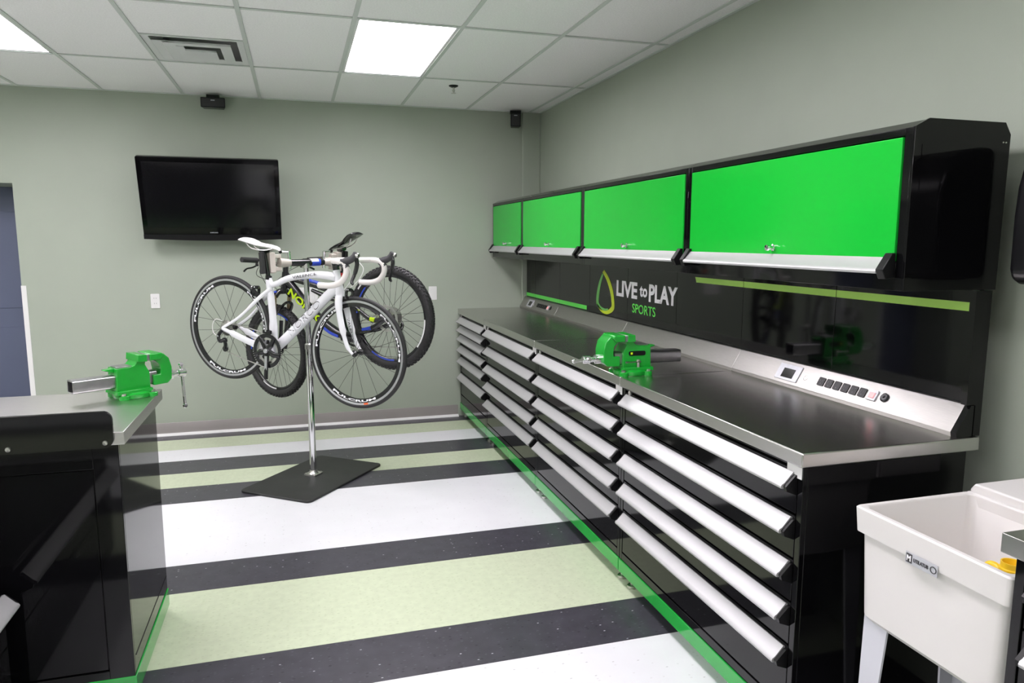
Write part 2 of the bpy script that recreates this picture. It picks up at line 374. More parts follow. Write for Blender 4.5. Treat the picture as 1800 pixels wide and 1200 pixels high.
def plate(label, cx, cz, w_, h_, kind, n=1):
    t = thing('wall_plate', label, 'wall plate', (cx, 0, cz))
    MB().prism(rrect(-w_/2, w_/2, -h_/2, h_/2, .006), 'y', -.006, 0).build('cover', M['white'], t, bevel=.002)
    for k in range(n):
        x = (k-(n-1)/2)*.046
        if kind == 'switch':
            box(x-.016, x+.016, -.009, -.006, -.033, .033).build('rocker', M['white'], t, bevel=.002)
        else:
            for s in (-1, 1):
                o = MB().prism(rrect(x-.015, x+.015, s*.02-.013, s*.02+.013, .008), 'y', -.0085, -.006).build('socket', M['white'], t)
                mb = MB(); mb.box(x-.008, x-.006, -.0088, -.0084, s*.02-.003, s*.02+.006); mb.box(x+.006, x+.008, -.0088, -.0084, s*.02-.003, s*.02+.006); mb.build('slot', M['ink'], o)
    return t
plate('small white wall plate on bare wall between bench vise and television', -3.122, 1.068, .064, .112, 'outlet')
plate('small white wall plate between the knobbly bicycle tyre and the counter', -.957, 1.088, .07, .116, 'switch')
plate('wide white wall plate behind the chrome pole and bicycle frames', -1.992, 1.090, .17, .128, 'switch', 3)

# ------------------------------------------------------------------ right-hand bench run
XF, XB = -.71, -.14
HPROF = [(0, .040), (-.006, .042), (-.034, .012), (-.042, .008), (-.045, .002), (-.043, -.004), (-.036, -.005), (-.033, 0), (-.004, .030), (0, .030)]
CPROF = [(0, .036), (-.006, .036), (-.038, .004), (-.034, -.010), (0, -.024)]
def drawer_cabinet(label, ya, yb, tops, group='drawer cabinets along the wall', xf=XF, xb=XB, ins=.038):
    L = ya-yb
    t = thing('drawer_cabinet', label, 'cabinet', (xf, (ya+yb)/2, 0), 0, group)
    h = L/2
    box(.004, xb-xf, -h, h, .065, .905).build('body', M['black'], t, bevel=.002)
    mb = MB(); mb.box(-.012, .004, -h, -h+.022, .065, .905); mb.box(-.012, .004, h-.022, h, .065, .905); mb.box(-.012, .004, -h+.022, h-.022, .065, .20 if tops[-1] > .45 else min(.2, tops[-1]-.20)); mb.box(-.012, .004, -h+.022, h-.022, tops[0]+.008, .905)
    mb.build('face_frame', M['black'], t, bevel=.0015)
    hm = MB().prism(HPROF, 'y', -h+ins, h-ins).mesh('handle', M['alu'])
    cm = MB().prism(CPROF, 'y', -.006, .006).mesh('end_cap', M['blackm'])
    low = .20 if tops[-1] > .45 else min(.2, tops[-1]-.20)
    fm = {}
    for i, z in enumerate(tops):
        zb = tops[i+1]+.006 if i+1 < len(tops) else low+.006
        k = round(z-zb, 3)
        if k not in fm: fm[k] = box(-.011, .004, -h+.026, h-.026, -k, 0).mesh('drawer', M['black'], False)
        d = link('drawer', fm[k], t, loc=(0, 0, z), bevel=.0015)
        link('handle', hm, d, loc=(-.011, 0, -.048)); link('end_cap', cm, d, loc=(-.011, -h+ins-.007, -.048)); link('end_cap', cm, d, loc=(-.011, h-ins+.007, -.048))
    box(-.017, .40, -h+.001, h-.001, .064, .122).build('plinth', M['greenp'], t, bevel=.001)['label'] = 'green plinth strip'
    MB().lathe([(0, 0), (.012, 0), (.012, -.007), (.008, -.008), (.007, -.004), (0, -.004)], (-.012, h-.075, .893), 'x', 18).build('lock', M['zinc'], t)
    box(-.0135, -.012, -h+.006, -h+.070, .868, .905).build('label_card', M['white'], t)
    fmesh = MB().lathe([(0, 0), (.022, 0), (.022, .012), (.008, .016), (.008, .067), (0, .067)], n=14).mesh('levelling_foot', M['zinc'])
    for fy in (-h+.05, h-.05):
        for fx in (.03, .38): link('levelling_foot', fmesh, t, loc=(fx, fy, 0))
    return t
T5 = [.888, .755, .622, .490, .356]
T6 = [.888, .812, .735, .640, .540, .395]
Yc = [-.004, -.92, -2.12, -3.31, -4.495]
cl = ['narrow black six-drawer cabinet standing against the sage green far wall', 'black five-drawer cabinet adjoining the narrow six-drawer one',
      'black five-drawer cabinet under the worktop joint beside the green vise', 'black five-drawer cabinet beside the white utility sink']
for i in range(4):
    drawer_cabinet(cl[i], Yc[i]-.002, Yc[i+1]+.002, T6 if i == 0 else T5)
drawer_cabinet('black drawer cabinet past the utility sink, only its corner showing', -5.095, -6.33, T5, xf=-.673, ins=.058)

# worktops with sloped power upstand
UPS = [(-.183, .950), (-.186, .964), (-.137, 1.046), (-.121, 1.046), (-.121, .950)]
sd = Vector((.049, 0, .082)).normalized(); sn = Vector((-.082, 0, .049)).normalized()
def slope_m(y): # frame on the sloped face: local x = along the bench away from far wall, y = up slope, z = out
    m = Matrix((Vector((0, -1, 0)), sd, sn)).transposed().to_4x4(); m.translation = Vector((-.186, y, .964)); return m
wl = ['stainless worktop section against the far wall with small socket panel', 'stainless worktop section between two plain joints beyond the green vise',
      'stainless worktop section under the tail of the green vise', 'stainless worktop section with socket row beside the white sink']
Yw = [-.001, -.92, -2.12, -3.31, -4.505]
for i in range(4):
    t = thing('worktop', wl[i], 'worktop', (0, 0, 0), 0, 'stainless worktop sections')
    ya, yb = Yw[i]-(.0007 if i else 0), Yw[i+1]+.0007
    if i == 0: ya = -.024
    mb = box(-.7386, -.105, yb, ya, .908, .95)
    if i == 0: mb.box(-.7386, -.165, -.024, -.001, .908, .95)
    mb.build('top', M['steel'], t, bevel=.004 if i else 0)
    us = MB().prism(UPS, 'y', yb if i < 3 else -4.4715, ya).build('upstand', M['steelu'], t, bevel=.0012)
    if i in (0, 3):
        o0 = -.20 if i == 0 else -3.612
        def sp_(mb, name, m, par=t, bevel=0): return mb.xf(slope_m(o0)).build(name, m, par, bevel=bevel)
        dp = sp_(box(0, .135, .014, .082, 0, .004), 'display', M['label'], t, .001)
        sp_(box(.035, .105, .024, .064, .004, .0048), 'display_window', M['screen'], dp)
        sp_(MB().lathe([(0, .0002), (.010, .0002), (.010, .001), (.008, .0012), (.008, .0006), (0, .0006)], (.172, .044, 0)), 'blank_cap', M['steel'])
        for k in range(6):
            so = sp_(MB().prism(rrect(.245+.042*k, .245+.042*k+.033, .030, .064, .004), 'z', 0, .003), 'socket', M['blackm'])
            mb = MB(); cx = .2615+.042*k
            mb.box(cx-.007, cx-.005, .046, .055, .003, .0034); mb.box(cx+.005, cx+.007, .046, .055, .003, .0034); mb.box(cx-.002, cx+.002, .036, .041, .003, .0034)
            sp_(mb, 'socket_slot', M['ink'], so)
        sw = sp_(box(.500, .540, .028, .066, 0, .005), 'switch_box', M['label'], t, .001)
        sp_(box(.510, .532, .036, .056, .005, .009), 'switch_rocker', M['pink'], sw, .001)
        bt = sp_(MB().lathe([(0, 0), (.016, 0), (.016, .004), (.012, .005), (0, .003)], (.572, .050, 0)), 'breaker_button', M['plastic'])
t = thing('worktop', 'stainless worktop corner on the cabinet past the utility sink', 'worktop', (0, 0, 0), 0, 'stainless worktop sections')
box(-.710, -.105, -6.34, -5.078, .908, .95).build('top', M['steel'], t, bevel=.0025)
box(-.125, -.105, -6.34, -5.078, .95, 1.0).build('upstand', M['steel'], t, bevel=.001)

# glossy splash panels
ps = [-.024, -.268, -.868, -1.468, -2.073, -2.676, -3.279, -3.873, -4.470]
SB = thing('splashback', 'long glossy black splashback with LIVE to PLAY SPORTS lettering and green stripes', 'splashback')
for i in range(8):
    t = box(-.120, -.112, ps[i+1]+.0012, ps[i]-.0012, .951, 1.392).build('splash_panel', M['black'], SB, bevel=.001)
    if ps[i] > -1.42:
        box(-.1206, -.120, max(ps[i+1]+.0016, -1.418), ps[i]-.0016, 1.054, 1.083).build('stripe', M['limeb'], t)
    if ps[i+1] < -2.87:
        a = min(ps[i]-.0016, -2.87)
        pts = [(a, 1.326), (ps[i+1]+.0016, 1.326), (ps[i+1]+.0016, 1.353), (a+(.012 if a > -2.88 else 0), 1.353)]
        MB().prism(pts, 'x', -.1206, -.120).build('stripe', M['lime'], t)
t = SB
box(-.110, -.100, -4.468, -.024, .951, 1.394).build('back_sheet', M['black'], t)
pe = box(-.155, -.095, -4.492, -4.472, 1.048, 1.392); pe.prism(UPS, 'y', -4.492, -4.472); pe.box(-.125, -.095, -4.492, -4.472, .951, 1.048); pe.build('end_post', M['black'], t)
# logo
lg = SB
LX = -.1213
def lg_text(s, ya, yb, z0, z1, m, name, bold, shear=0):
    text_on(s, z1-z0, abs(yb-ya), (LX, (ya+yb)/2, (z0+z1)/2), (0, -1, 0), (0, 0, 1), m, name, lg, bold=bold, shear=shear, ext=.0004)
lg_text('LIVE', -1.912, -2.205, 1.188, 1.288, M['wprint'], 'word_live', .035)
lg_text('to', -2.238, -2.335, 1.207, 1.272, M['wprint'], 'word_to', .03)
lg_text('PLAY', -2.356, -2.685, 1.186, 1.288, M['wprint'], 'word_play', .035)
lg_text('SPORTS', -2.143, -2.442, 1.104, 1.160, M['limeb'], 'word_sports', .012)
def drop(pts_o, pts_i, m, name):
    n = len(pts_o); mb = MB(); v = [(LX-.0004, p[0], p[1]) for p in pts_o+pts_i]+[(LX+.0006, p[0], p[1]) for p in pts_o+pts_i]
    f = []
    for i in range(n-1):
        f += [(i, i+1, n+i+1, n+i), (2*n+i, 3*n+i, 3*n+i+1, 2*n+i+1), (i, 2*n+i, 2*n+i+1, i+1), (n+i, n+i+1, 3*n+i+1, 3*n+i)]
    f += [(0, n, 3*n, 2*n), (n-1, 3*n-1, 4*n-1, 2*n-1)]
    mb.add(v, f).build(name, m, lg, smooth=False)
def S(pts): return [(p[0], p[2]) for p in smoothpath([(a, 0, b) for a, b in pts], 6)]
right_o = S([(-1.712, 1.345), (-1.79, 1.295), (-1.858, 1.215), (-1.884, 1.12), (-1.862, 1.085), (-1.80, 1.062), (-1.735, 1.056), (-1.665, 1.068), (-1.605, 1.105)])
right_i = S([(-1.686, 1.328), (-1.755, 1.278), (-1.815, 1.205), (-1.842, 1.128), (-1.825, 1.105), (-1.785, 1.085), (-1.735, 1.076), (-1.675, 1.083), (-1.600, 1.118)])
drop(right_o, right_i, M['yg'], 'emblem_yellow_blade')
left_o = S([(-1.682, 1.322), (-1.632, 1.262), (-1.598, 1.19), (-1.588, 1.125), (-1.612, 1.098), (-1.668, 1.078), (-1.735, 1.076), (-1.79, 1.086)])
left_i = S([(-1.700, 1.312), (-1.662, 1.25), (-1.638, 1.185), (-1.629, 1.135), (-1.640, 1.115), (-1.678, 1.098), (-1.735, 1.091), (-1.785, 1.096)])
drop(left_o, left_i, M['dg'], 'emblem_green_blade')

# upper cabinets
Yu = [-.026, -.88, -2.09, -3.30, -4.492]
ul = ['narrow green-doored wall cabinet touching the far wall', 'green-doored wall cabinet next to the narrow one, above the striped panels', 'green-doored wall cabinet above the LIVE to PLAY lettering', 'green-doored wall cabinet at the open end with tall black side']
SIDE = [(-.118, 1.395), (-.43, 1.395), (-.43, 1.846), (-.383, 1.869), (-.118, 1.869)]
for i in range(4):
    t = thing('wall_cabinet', ul[i], 'wall cabinet', (0, 0, 0), 0, 'green flap-door wall cabinets')
    ya, yb = Yu[i]-.001, Yu[i+1]+.001
    inner = [(-.112, 1.395), (-.405, 1.395), (-.405, 1.84), (-.383, 1.869), (-.112, 1.869)]
    MB().prism(inner, 'y', yb, ya).build('body', M['black'], t, bevel=.002)
    fr = MB()
    fr.box(-.43, -.405, yb, yb+.026, 1.395, 1.846); fr.box(-.43, -.405, ya-.026, ya, 1.395, 1.846)
    fr.box(-.43, -.405, yb+.026, ya-.026, 1.826, 1.846); fr.box(-.43, -.405, yb+.026, ya-.026, 1.395, 1.476)
    fr.prism([(-.43, 1.846), (-.405, 1.846), (-.383, 1.869)], 'y', yb, ya)
    fr.build('face_frame', M['black'], t, bevel=.0012)
    if i == 3:
        sp = MB().prism([(-.095, 1.395), (-.432, 1.395), (-.432, 1.847), (-.384, 1.871), (-.113, 1.871), (-.091, 1.838)], 'y', yb-.010, yb-.001).build('side_panel', M['black'], t, bevel=.001)
        for sx in (-.108, -.118): MB().lathe([(0, 0), (.0022, 0), (.0022, -.002), (0, -.0025)], (sx, yb-.010, 1.815), 'y', 8).build('rivet', M['zinc'], sp)
        box(-.405, -.175, yb-.0112, yb-.010, 1.43, 1.80).build('side_inset', M['black'], sp)
    d = box(-.434, -.410, yb+.030, ya-.030, 1.479, 1.822).build('door', M['green'], t, bevel=.0015)
    hh = MB().prism([(-.434+a*.95, 1.448+b) for a, b in HPROF], 'y', yb+.051, ya-.051).build('handle', M['alu'], d)
    cp = MB().prism([(-.434, 1.502), (-.446, 1.502), (-.478, 1.455), (-.466, 1.428), (-.434, 1.432)], 'y', -.014, .014).mesh('handle_end', M['blackm'])
    for yy in (yb+.037, ya-.037): link('handle_end', cp, d, loc=(0, yy, 0), bevel=.002)
    MB().lathe([(0, 0), (.012, 0), (.012, -.008), (.007, -.010), (.006, -.022), (.011, -.026), (.010, -.034), (0, -.035)], (-.434, (ya+yb)/2-.02, 1.512), 'x', 16).build('lock', M['chrome'], d)

# ------------------------------------------------------------------ bench vises
def vise(label, loc, rz, sc=1, plate_on=False):
    t = thing('bench_vise', label, 'vise', loc, rz, 'green bench vises'); t.scale = (sc,)*3
    # local: jaw end -x, tail +x, up z
    bs = MB(); n = 28
    bs.lathe([(.075, 0), (.078, .004), (.078, .018), (.070, .024), (.055, .026), (0, .026), ], n=n)
    for a in (45, 135, 225, 315):
        q = math.radians(a); bs.lathe([(0, 0), (.021, 0), (.021, .014), (.018, .017), (0, .017)], (.080*math.cos(q), .080*math.sin(q), 0), n=14)
    b = bs.build('swivel_base', M['greenv'], t)
    for a in (45, 135, 225, 315):
        q = math.radians(a); x, y = .084*math.cos(q), .084*math.sin(q)
        MB().lathe([(0, .017), (.010, .017), (.010, .026), (0, .027)], (x, y, 0), n=6).build('bolt', M['zinc'], b)
    bd = MB()
    bd.prism([(-.055, .026), (.080, .026), (.078, .036), (.074, .128), (.020, .130), (.005, .134), (-.005, .145), (-.008, .176), (-.030, .178), (-.040, .176), (-.042, .150), (-.038, .135), (-.055, .10)], 'y', -.046, .046)
    bd.prism([(-.060, .020), (.085, .020), (.082, .036), (-.058, .036)], 'y', -.062, .062)
    bd.prism([(-.042, .148), (-.005, .150), (-.008, .179), (-.042, .177)], 'y', -.062, .062)
    bd.prism([(.070, .108), (.112, .122), (.112, .125), (.070, .128)], 'y', -.016, .016)
    body = bd.build('fixed_body', M['greenv'], t, bevel=.004, seg=2)
    box(.008, .068, -.036, .036, .128, .1335).build('anvil', M['iron'], body, bevel=.001)
    box(-.047, -.041, -.060, .060, .150, .1765).build('jaw_insert', M['iron'], body, bevel=.001)
    mj = MB()
    mj.prism([(-.070, .040), (-.130, .042), (-.148, .060), (-.150, .110), (-.140, .150), (-.118, .172), (-.098, .178), (-.054, .178), (-.056, .152), (-.082, .146), (-.098, .128), (-.102, .100), (-.100, .085), (-.070, .085)], 'y', -.046, .046)
    mj.prism([(-.054, .150), (-.098, .150), (-.112, .168), (-.104, .179), (-.054, .179)], 'y', -.062, .062)
    mjo = mj.build('moving_jaw', M['greenv'], t, bevel=.004)
    box(-.053, -.048, -.060, .060, .150, .1765).build('jaw_insert', M['iron'], mjo, bevel=.001)
    sl = MB(); o = rrect(-.031, .031, .046, .100, .008, 3); i_ = rrect(-.025, .025, .052, .094, .005, 3); k = len(o)
    v = [(x, p[0], p[1]) for x in (-.09, .235) for p in o]+[(x, p[0], p[1]) for x in (-.06, .235) for p in i_]
    f = [tuple(range(k)), tuple(range(2*k, 3*k))]+[(j, (j+1) % k, k+(j+1) % k, k+j) for j in range(k)]+[(2*k+j, 2*k+(j+1) % k, 3*k+(j+1) % k, 3*k+j) for j in range(k)]+[(k+j, k+(j+1) % k, 3*k+(j+1) % k, 3*k+j) for j in range(k)]
    sl.add(v, f).build('slide', M['iron'], t)
    sc_ = MB().lathe([(0, -.230), (.011, -.230), (.017, -.226), (.017, -.196), (.012, -.192), (.012, -.172), (.020, -.170), (.020, -.148), (0, -.148)], (0, 0, .070), 'x', 18).build('screw_head', M['chrome'], t)
    hb = MB()
    a0 = math.radians(84 if not plate_on else 12)
    d = Vector((0, math.cos(a0), -math.sin(a0))); c = Vector((-.211, 0, .070))
    hb.tube([c-d*.035, c+d*.145], .0065, 12)
    for q in (c-d*.037, c+d*.147): hb.lathe([(0, -.007), (.008, -.007), (.011, 0), (.008, .007), (0, .007)], q, 'y', 12)
    hb.build('handle_bar', M['chrome'], sc_)
    MB().lathe([(0, .036), (.007, .036), (.007, .062), (.009, .064), (.009, .070), (0, .070)], (.012, -.054, 0), n=10).build('lock_bolt', M['zinc'], t)
    lp = MB().tube([(-.045, -.060, .060), (.022, -.060, .060)], .003, 8); lp.lathe([(0, -.005), (.005, -.005), (.005, .005), (0, .005)], (-.045, -.060, .060), 'x', 8); lp.build('lock_lever', M['zinc'], t)
    if plate_on:
        np_ = MB().prism(rrect(-.030, .050, .086, .106, .007), 'y', -.0480, -.046).build('name_plate', M['blackm'], t)
        box(-.022, -.012, -.0485, -.048, .091, .101).build('plate_emblem', M['neon'], np_)
    return t
vise('green bench vise on the long stainless counter under the lettering', (-.655, -3.235, .95), 0, 1.0, True)
vise('green bench vise on the corner of the short black bench', (-2.695, -3.075, .935), PI+math.radians(33), .92)

# ------------------------------------------------------------------ left-hand bench
lb = thing('workbench', 'black steel workbench with stainless top carrying a green vise', 'workbench', (-2.62, -3.32, 0))
X0, X1, Y0, Y1 = -1.25, -.012, -.322, .335       # relative to the base point
bd = MB(); bd.prism([(X0, Y0+.012), (X1, Y0+.012), (X1, Y1-.02), (X1-.02, Y1), (X0, Y1)], 'z', .03, .895); bd.build('body', M['black'], lb, bevel=.003)
fr = MB(); fr.box(X1-.075, X1, Y0, Y0+.012, .03, .895); fr.box(X0, X1-.075, Y0, Y0+.012, .03, .125); fr.box(X0, X1-.075, Y0, Y0+.012, .815, .895)
fr.build('rear_frame', M['black'], lb, bevel=.0015)
box(X0, X1-.079, Y0+.005, Y0+.012, .129, .811).build('rear_panel', M['black'], lb, bevel=.001)
box(X0, X1+.022, Y0-.014, Y1+.02, .893, .935).build('top', M['steelx'], lb, bevel=.002)
kp = MB().prism(rrect(X0, X1-.006, .888, 1.006, .028, 6, (1, 0, 0, 1)), 'y', Y0-.026, Y0-.0145).build('back_plate', M['black'], lb, bevel=.001)
for sx in (-.042, -.306, -.57, -.83): MB().lathe([(0, 0), (.008, 0), (.007, -.004), (0, -.0055)], (sx, Y0-.026, .905), 'y', 12).build('screw', M['zinc'], kp)
pl = MB(); pl.prism([(X0, Y0-.002), (X1+.004, Y0-.002), (X1+.004, Y1-.02), (X1-.018, Y1+.004), (X0, Y1+.004)], 'z', .028, .098); pl.build('plinth', M['greenp'], lb, bevel=.001)['label'] = 'green plinth strip'
for fx, fy in ((X1-.06, Y0+.06), (X1-.06, Y1-.06), (X0+.06, Y0+.06), (X0+.06, Y1-.06)):
    MB().lathe([(0, 0), (.024, 0), (.024, .014), (.012, .018), (.012, .028), (0, .028)], (fx, fy, 0), n=14).build('levelling_foot', M['blackm'], lb)
# trim line on the end face
box(X1, X1+.0015, Y0+.03, Y1-.03, .155, .158).build('end_seam', M['blackm'], lb)
# low tool chest in front of it (only a drawer pull shows)
tcst = thing('tool_chest', 'low black tool chest with pale drawer pull beside the short bench', 'tool chest', (-2.962, -4.315, 0))
box(-.62, -.012, -.6, .625, .05, .50).build('body', M['black'], tcst, bevel=.004)
d = box(-.012, 0, -.58, .605, .30, .47).build('drawer', M['black'], tcst, bevel=.002)
MB().prism([(-a, b+.425) for a, b in HPROF], 'y', -.575, .60).build('handle', M['alu'], d)
for yy in (-.582, .607): MB().prism([(-a, b+.425) for a, b in CPROF], 'y', yy-.006, yy+.006).build('end_cap', M['blackm'], d)
box(-.012, 0, -.58, .605, .06, .294).build('lower_panel', M['black'], tcst, bevel=.002)
for fx in (-.55, -.08):
    for fy in (-.52, .54): MB().lathe([(0, -.014), (.024, -.014), (.025, -.008), (.025, .008), (.024, .014), (0, .014)], (fx, fy, .025), 'x', 16).build('castor', M['rubber'], tcst)

# ------------------------------------------------------------------ utility sink
sk = thing('utility_sink', 'white plastic laundry tub on grey legs beside the drawer cabinets', 'sink', (-.50, -4.871, 0)); sk.scale = (1, 1.05, 1)
def loft(rings, cap0=True, cap1=True):
    mb = MB(); n = len(rings[0]); v = [p for r in rings for p in r]
    f = [(i*n+j, i*n+(j+1) % n, (i+1)*n+(j+1) % n, (i+1)*n+j) for i in range(len(rings)-1) for j in range(n)]
    if cap0: f.append(tuple(range(n)))
    if cap1: f.append(tuple((len(rings)-1)*n+j for j in range(n)))
    return mb.add(v, f)
def rr3(x0, x1, y0, y1, r, z): return [(p[0], p[1], z) for p in rrect(x0, x1, y0, y1, r, 4)]
tub = loft([rr3(-.152, .165, -.180, .180, .03, .545), rr3(-.165, .178, -.192, .192, .03, .56), rr3(-.172, .185, -.197, .197, .02, .782), rr3(-.172, .185, -.197, .197, .02, .783),
            rr3(-.182, .19, -.206, .206, .012, .785), rr3(-.186, .19, -.209, .209, .010, .848), rr3(-.183, .19, -.206, .206, .012, .852), rr3(-.171, .19, -.195, .195, .012, .852), rr3(-.168, .188, -.192, .192, .02, .848),
            rr3(-.155, .172, -.178, .178, .03, .62), rr3(-.135, .152, -.157, .157, .04, .600)])
tub.build('basin', M['tub'], sk)
dk = MB().prism([(-.209, .785), (.209, .785), (.209, .858), (.197, .876), (-.197, .876), (-.209, .858)], 'x', .20, .44)
dk.prism([(-.209, .785), (.209, .785), (.209, .853), (-.209, .853)], 'x', .186, .20)
dko = dk.build('faucet_deck', M['tub'], sk, bevel=.005)
for yy in (-.05, .05): MB().lathe([(0, .876), (.010, .876), (.010, .8775), (.006, .878), (0, .8765)], (.30, yy, 0), n=12).build('deck_hole', M['zinc'], dko)
lbp = box(-.1875, -.1855, -.043, .043, .772, .800).build('name_badge', M['label'], sk)
text_on('UTILATUB', .009, .040, (-.1882, 0, .786), (0, -1, 0), (0, 0, 1), M['ink'], 'badge_word', lbp, bold=.015)
mb = MB(); mb.box(-.1884, -.1874, .0245, .0405, .775, .797); mb.build('badge_square', M['ink'], lbp)
text_on('M', .014, .011, (-.1889, .0325, .786), (0, -1, 0), (0, 0, 1), M['wprint'], 'badge_initial', lbp, bold=.03)
MB().ring([(.0085, -.1886), (.0065, -.1886), (.0065, -.1876), (.0085, -.1876)], (0, -.033, .786), 'x', 20).build('badge_ring', M['ink'], lbp)
for sx, sy in ((-1, 1), (-1, -1), (1, 1), (1, -1)):
    x = -.155 if sx < 0 else .17; y = .185*sy; lg_ = MB()
    def ringl(z, w_, o): return [(x, y+o*sy, z), (x-sx*w_*.9, y+o*sy, z), (x-sx*w_*.9, y+(o-.006)*sy, z), (x-sx*.006, y+(o-.006)*sy, z), (x-sx*.006, y+(o-w_)*sy, z), (x, y+(o-w_)*sy, z)]
    loft([ringl(0, .030, .006), ringl(.30, .055, .003), ringl(.565, .075, -.002)]).build('leg', M['leg'], sk)
MB().lathe([(0, .545), (.025, .545), (.025, .46), (.018, .45), (.018, .36), (0, .36)], (0, 0, 0), n=16).build('drain', M['white'], sk)

jg = thing('jug', 'open yellow plastic jug standing inside the white sink', 'jug', (-.50, -4.945, .6005))
jb = loft([[(p[0]*1.0, p[1], z) for p in rrect(-a, a, -a*.8, a*.8, a*.45, 4)] for z, a in ((0, .050), (.004, .056), (.10, .057), (.130, .050), (.155, .036), (.170, .025), (.176, .023))])
jb.lathe([(.023, .174), (.026, .176), (.026, .184), (.023, .186), (.023, .199), (.020, .199), (.019, .17), (0, .168)], n=24)
jb.build('body', M['yellow'], jg)
MB().tube(smoothpath([(0, .022, .165), (0, .045, .172), (0, .062, .160), (0, .064, .125), (0, .045, .095)], 5), (.009), 10).build('handle', M['yellow'], jg)

# paper dispenser on the right wall
dz = thing('towel_dispenser', 'rounded black plastic dispenser on the wall above the sink', 'dispenser', (-.001, -4.77, 1.42))
prof = [(0, 0), (-.17, 0), (-.195, .012), (-.203, .04), (-.205, .18), (-.200, .26), (-.185, .32), (-.155, .365), (-.11, .392), (-.05, .40), (0, .40)]
MB().prism(prof, 'y', -.15, .15).build('cover', M['plastic'], dz, bevel=.018, seg=4)
MB().prism([(p[0]-.002, p[1]) for p in prof[1:-1]], 'y', -.002, .002).build('cover_seam', M['blackm'], dz)
box(-.17, -.03, -.11, .11, -.004, .002).build('paper_slot', M['blackm'], dz)

# ------------------------------------------------------------------ bicycles
def bike_root(name, label, loc, yaw, pit):
    t = thing(name, label, 'bicycle', loc)
    fx = Vector((math.cos(yaw)*math.cos(pit), math.sin(yaw)*math.cos(pit), math.sin(pit))); s = Vector((math.sin(yaw), -math.cos(yaw), 0)); up = s.cross(fx)
    m = Matrix((fx, -s, up)).transposed().to_4x4(); m.translation = loc; t.matrix_world = m
    return t, m
def steerer(p, ang, ha):
    ax = Vector((-math.cos(ha), 0, math.sin(ha)))
    return Matrix.Translation(p) @ Matrix.Rotation(ang, 4, ax) @ Matrix.Translation(-Vector(p))
def wheel(t, name, x, R, tr, rimd, rimw, nsp, rimmat, side, hubw=.05, hubr=.02, steer=None, knob=False, letters=None, lmat=None, track=False, tilt=.35):
    # axle along local y; rim mesh is the part, the rest are sub-parts
    Ro = R-tr*1.75
    rim = MB().ring([(Ro, -rimw/2), (Ro, rimw/2), (Ro-.012, rimw/2), (Ro-rimd, rimw*.22), (Ro-rimd, -rimw*.22), (Ro-.012, -rimw/2)], n=72).build(name, rimmat, t)
    rim.location = (x, 0, 0)
    if steer is not None: rim.matrix_basis = steer @ rim.matrix_basis
    tire = MB(); k = 14
    tire.ring([(R-tr+tr*math.cos(2*PI*i/k), tr*math.sin(2*PI*i/k)) for i in range(k)], n=84)
    tire.build('tyre', M['rubber'], rim)
    if track:
        for s in (-1, 1):
            a, b = s*rimw/2, s*(rimw/2+.0012)
            MB().ring([(Ro+.001, a), (Ro+.001, b), (Ro-.0115, b), (Ro-.0115, a)], n=72).build('brake_track', M['silver'], rim)
    if knob:
        kb = MB()
        for i in range(66):
            for row, (av, lw, lr) in enumerate(((0, .0075, .006), (.55, .006, .006), (-.55, .006, .006), (1.08, .006, .0075), (-1.08, .006, .0075))):
                a = 2*PI*(i+(.5 if row in (1, 2) else 0))/66
                c, s_ = math.cos(a), math.sin(a); ca, sa = math.cos(av), math.sin(av)
                er = Vector((c*ca, sa, s_*ca)); et = Vector((-s_, 0, c)); es = er.cross(et)
                p = Vector((c*(R-tr), 0, s_*(R-tr)))+er*tr
                vs = [p+et*u_*lr+es*w_*lw+er*h_ for u_ in (-1, 1) for w_ in (-1, 1) for h_ in (-.002, .0045)]
                kb.add(vs, [(0, 1, 3, 2), (4, 6, 7, 5), (0, 4, 5, 1), (2, 3, 7, 6), (1, 5, 7, 3)])
        o = kb.build('tread_knobs', M['rubber'], rim, smooth=False); o['kind'] = 'stuff'
    MB().lathe([(0, -hubw), (.006, -hubw), (.008, -hubw+.006), (hubr, -hubw+.012), (hubr, -hubw+.017), (hubr*.55, -hubw+.022), (hubr*.55, hubw-.022), (hubr, hubw-.017), (hubr, hubw-.012), (.008, hubw-.006), (.006, hubw), (0, hubw)], axis='y', n=18).build('hub', M['bblack'], rim)
    Ri = Ro-rimd+.002
    msh = []
    for s in (-1, 1):
        for d in (-1, 1):
            msh.append(MB().tube([(hubr*.9*math.sin(d*tilt*3), s*(hubw-.015), hubr*.9*math.cos(d*tilt*3)), (Ri*math.sin(0), 0, Ri)], .0012, 5).mesh('spoke', M['spoke']))
    for i in range(nsp): link('spoke', msh[i % 4], rim, rot=(0, 2*PI*i/nsp+.1, 0))
    nip = None
    if letters:
        v, f = text_geo(letters, 1, .03); xs_ = [p.x for p in v]; ys_ = [p.y for p in v]
        wd = max(xs_)-min(xs_); hh = max(ys_)-min(ys_); Rm = Ro-.012-(rimd-.012)*.48; hgt = (rimd-.012)*.52
        for base in (-90, 30, 150):
            mb = MB(); vv = []
            for p in v:
                t_ = (p.x-(min(xs_)+max(xs_))/2)/wd*math.radians(62)*(-side)     # seen from this side, left to right
                fr_ = (p.y-min(ys_))/hh-.5
                low = base == -90                                                 # upright at the bottom, tops outward elsewhere
                rr_ = Rm-fr_*hgt if low else Rm+fr_*hgt
                th2 = math.radians(base)+(t_ if low else -t_)
                yy = side*(rimw/2-(Ro-.012-rr_)/(rimd-.012)*(rimw*.28)+.0008+(.0006 if p.z > 0 else -.0006))
                vv.append((rr_*math.cos(th2), yy, rr_*math.sin(th2)))
            mb.add(vv, f).build('rim_lettering', lmat, rim, smooth=False)
    return rim

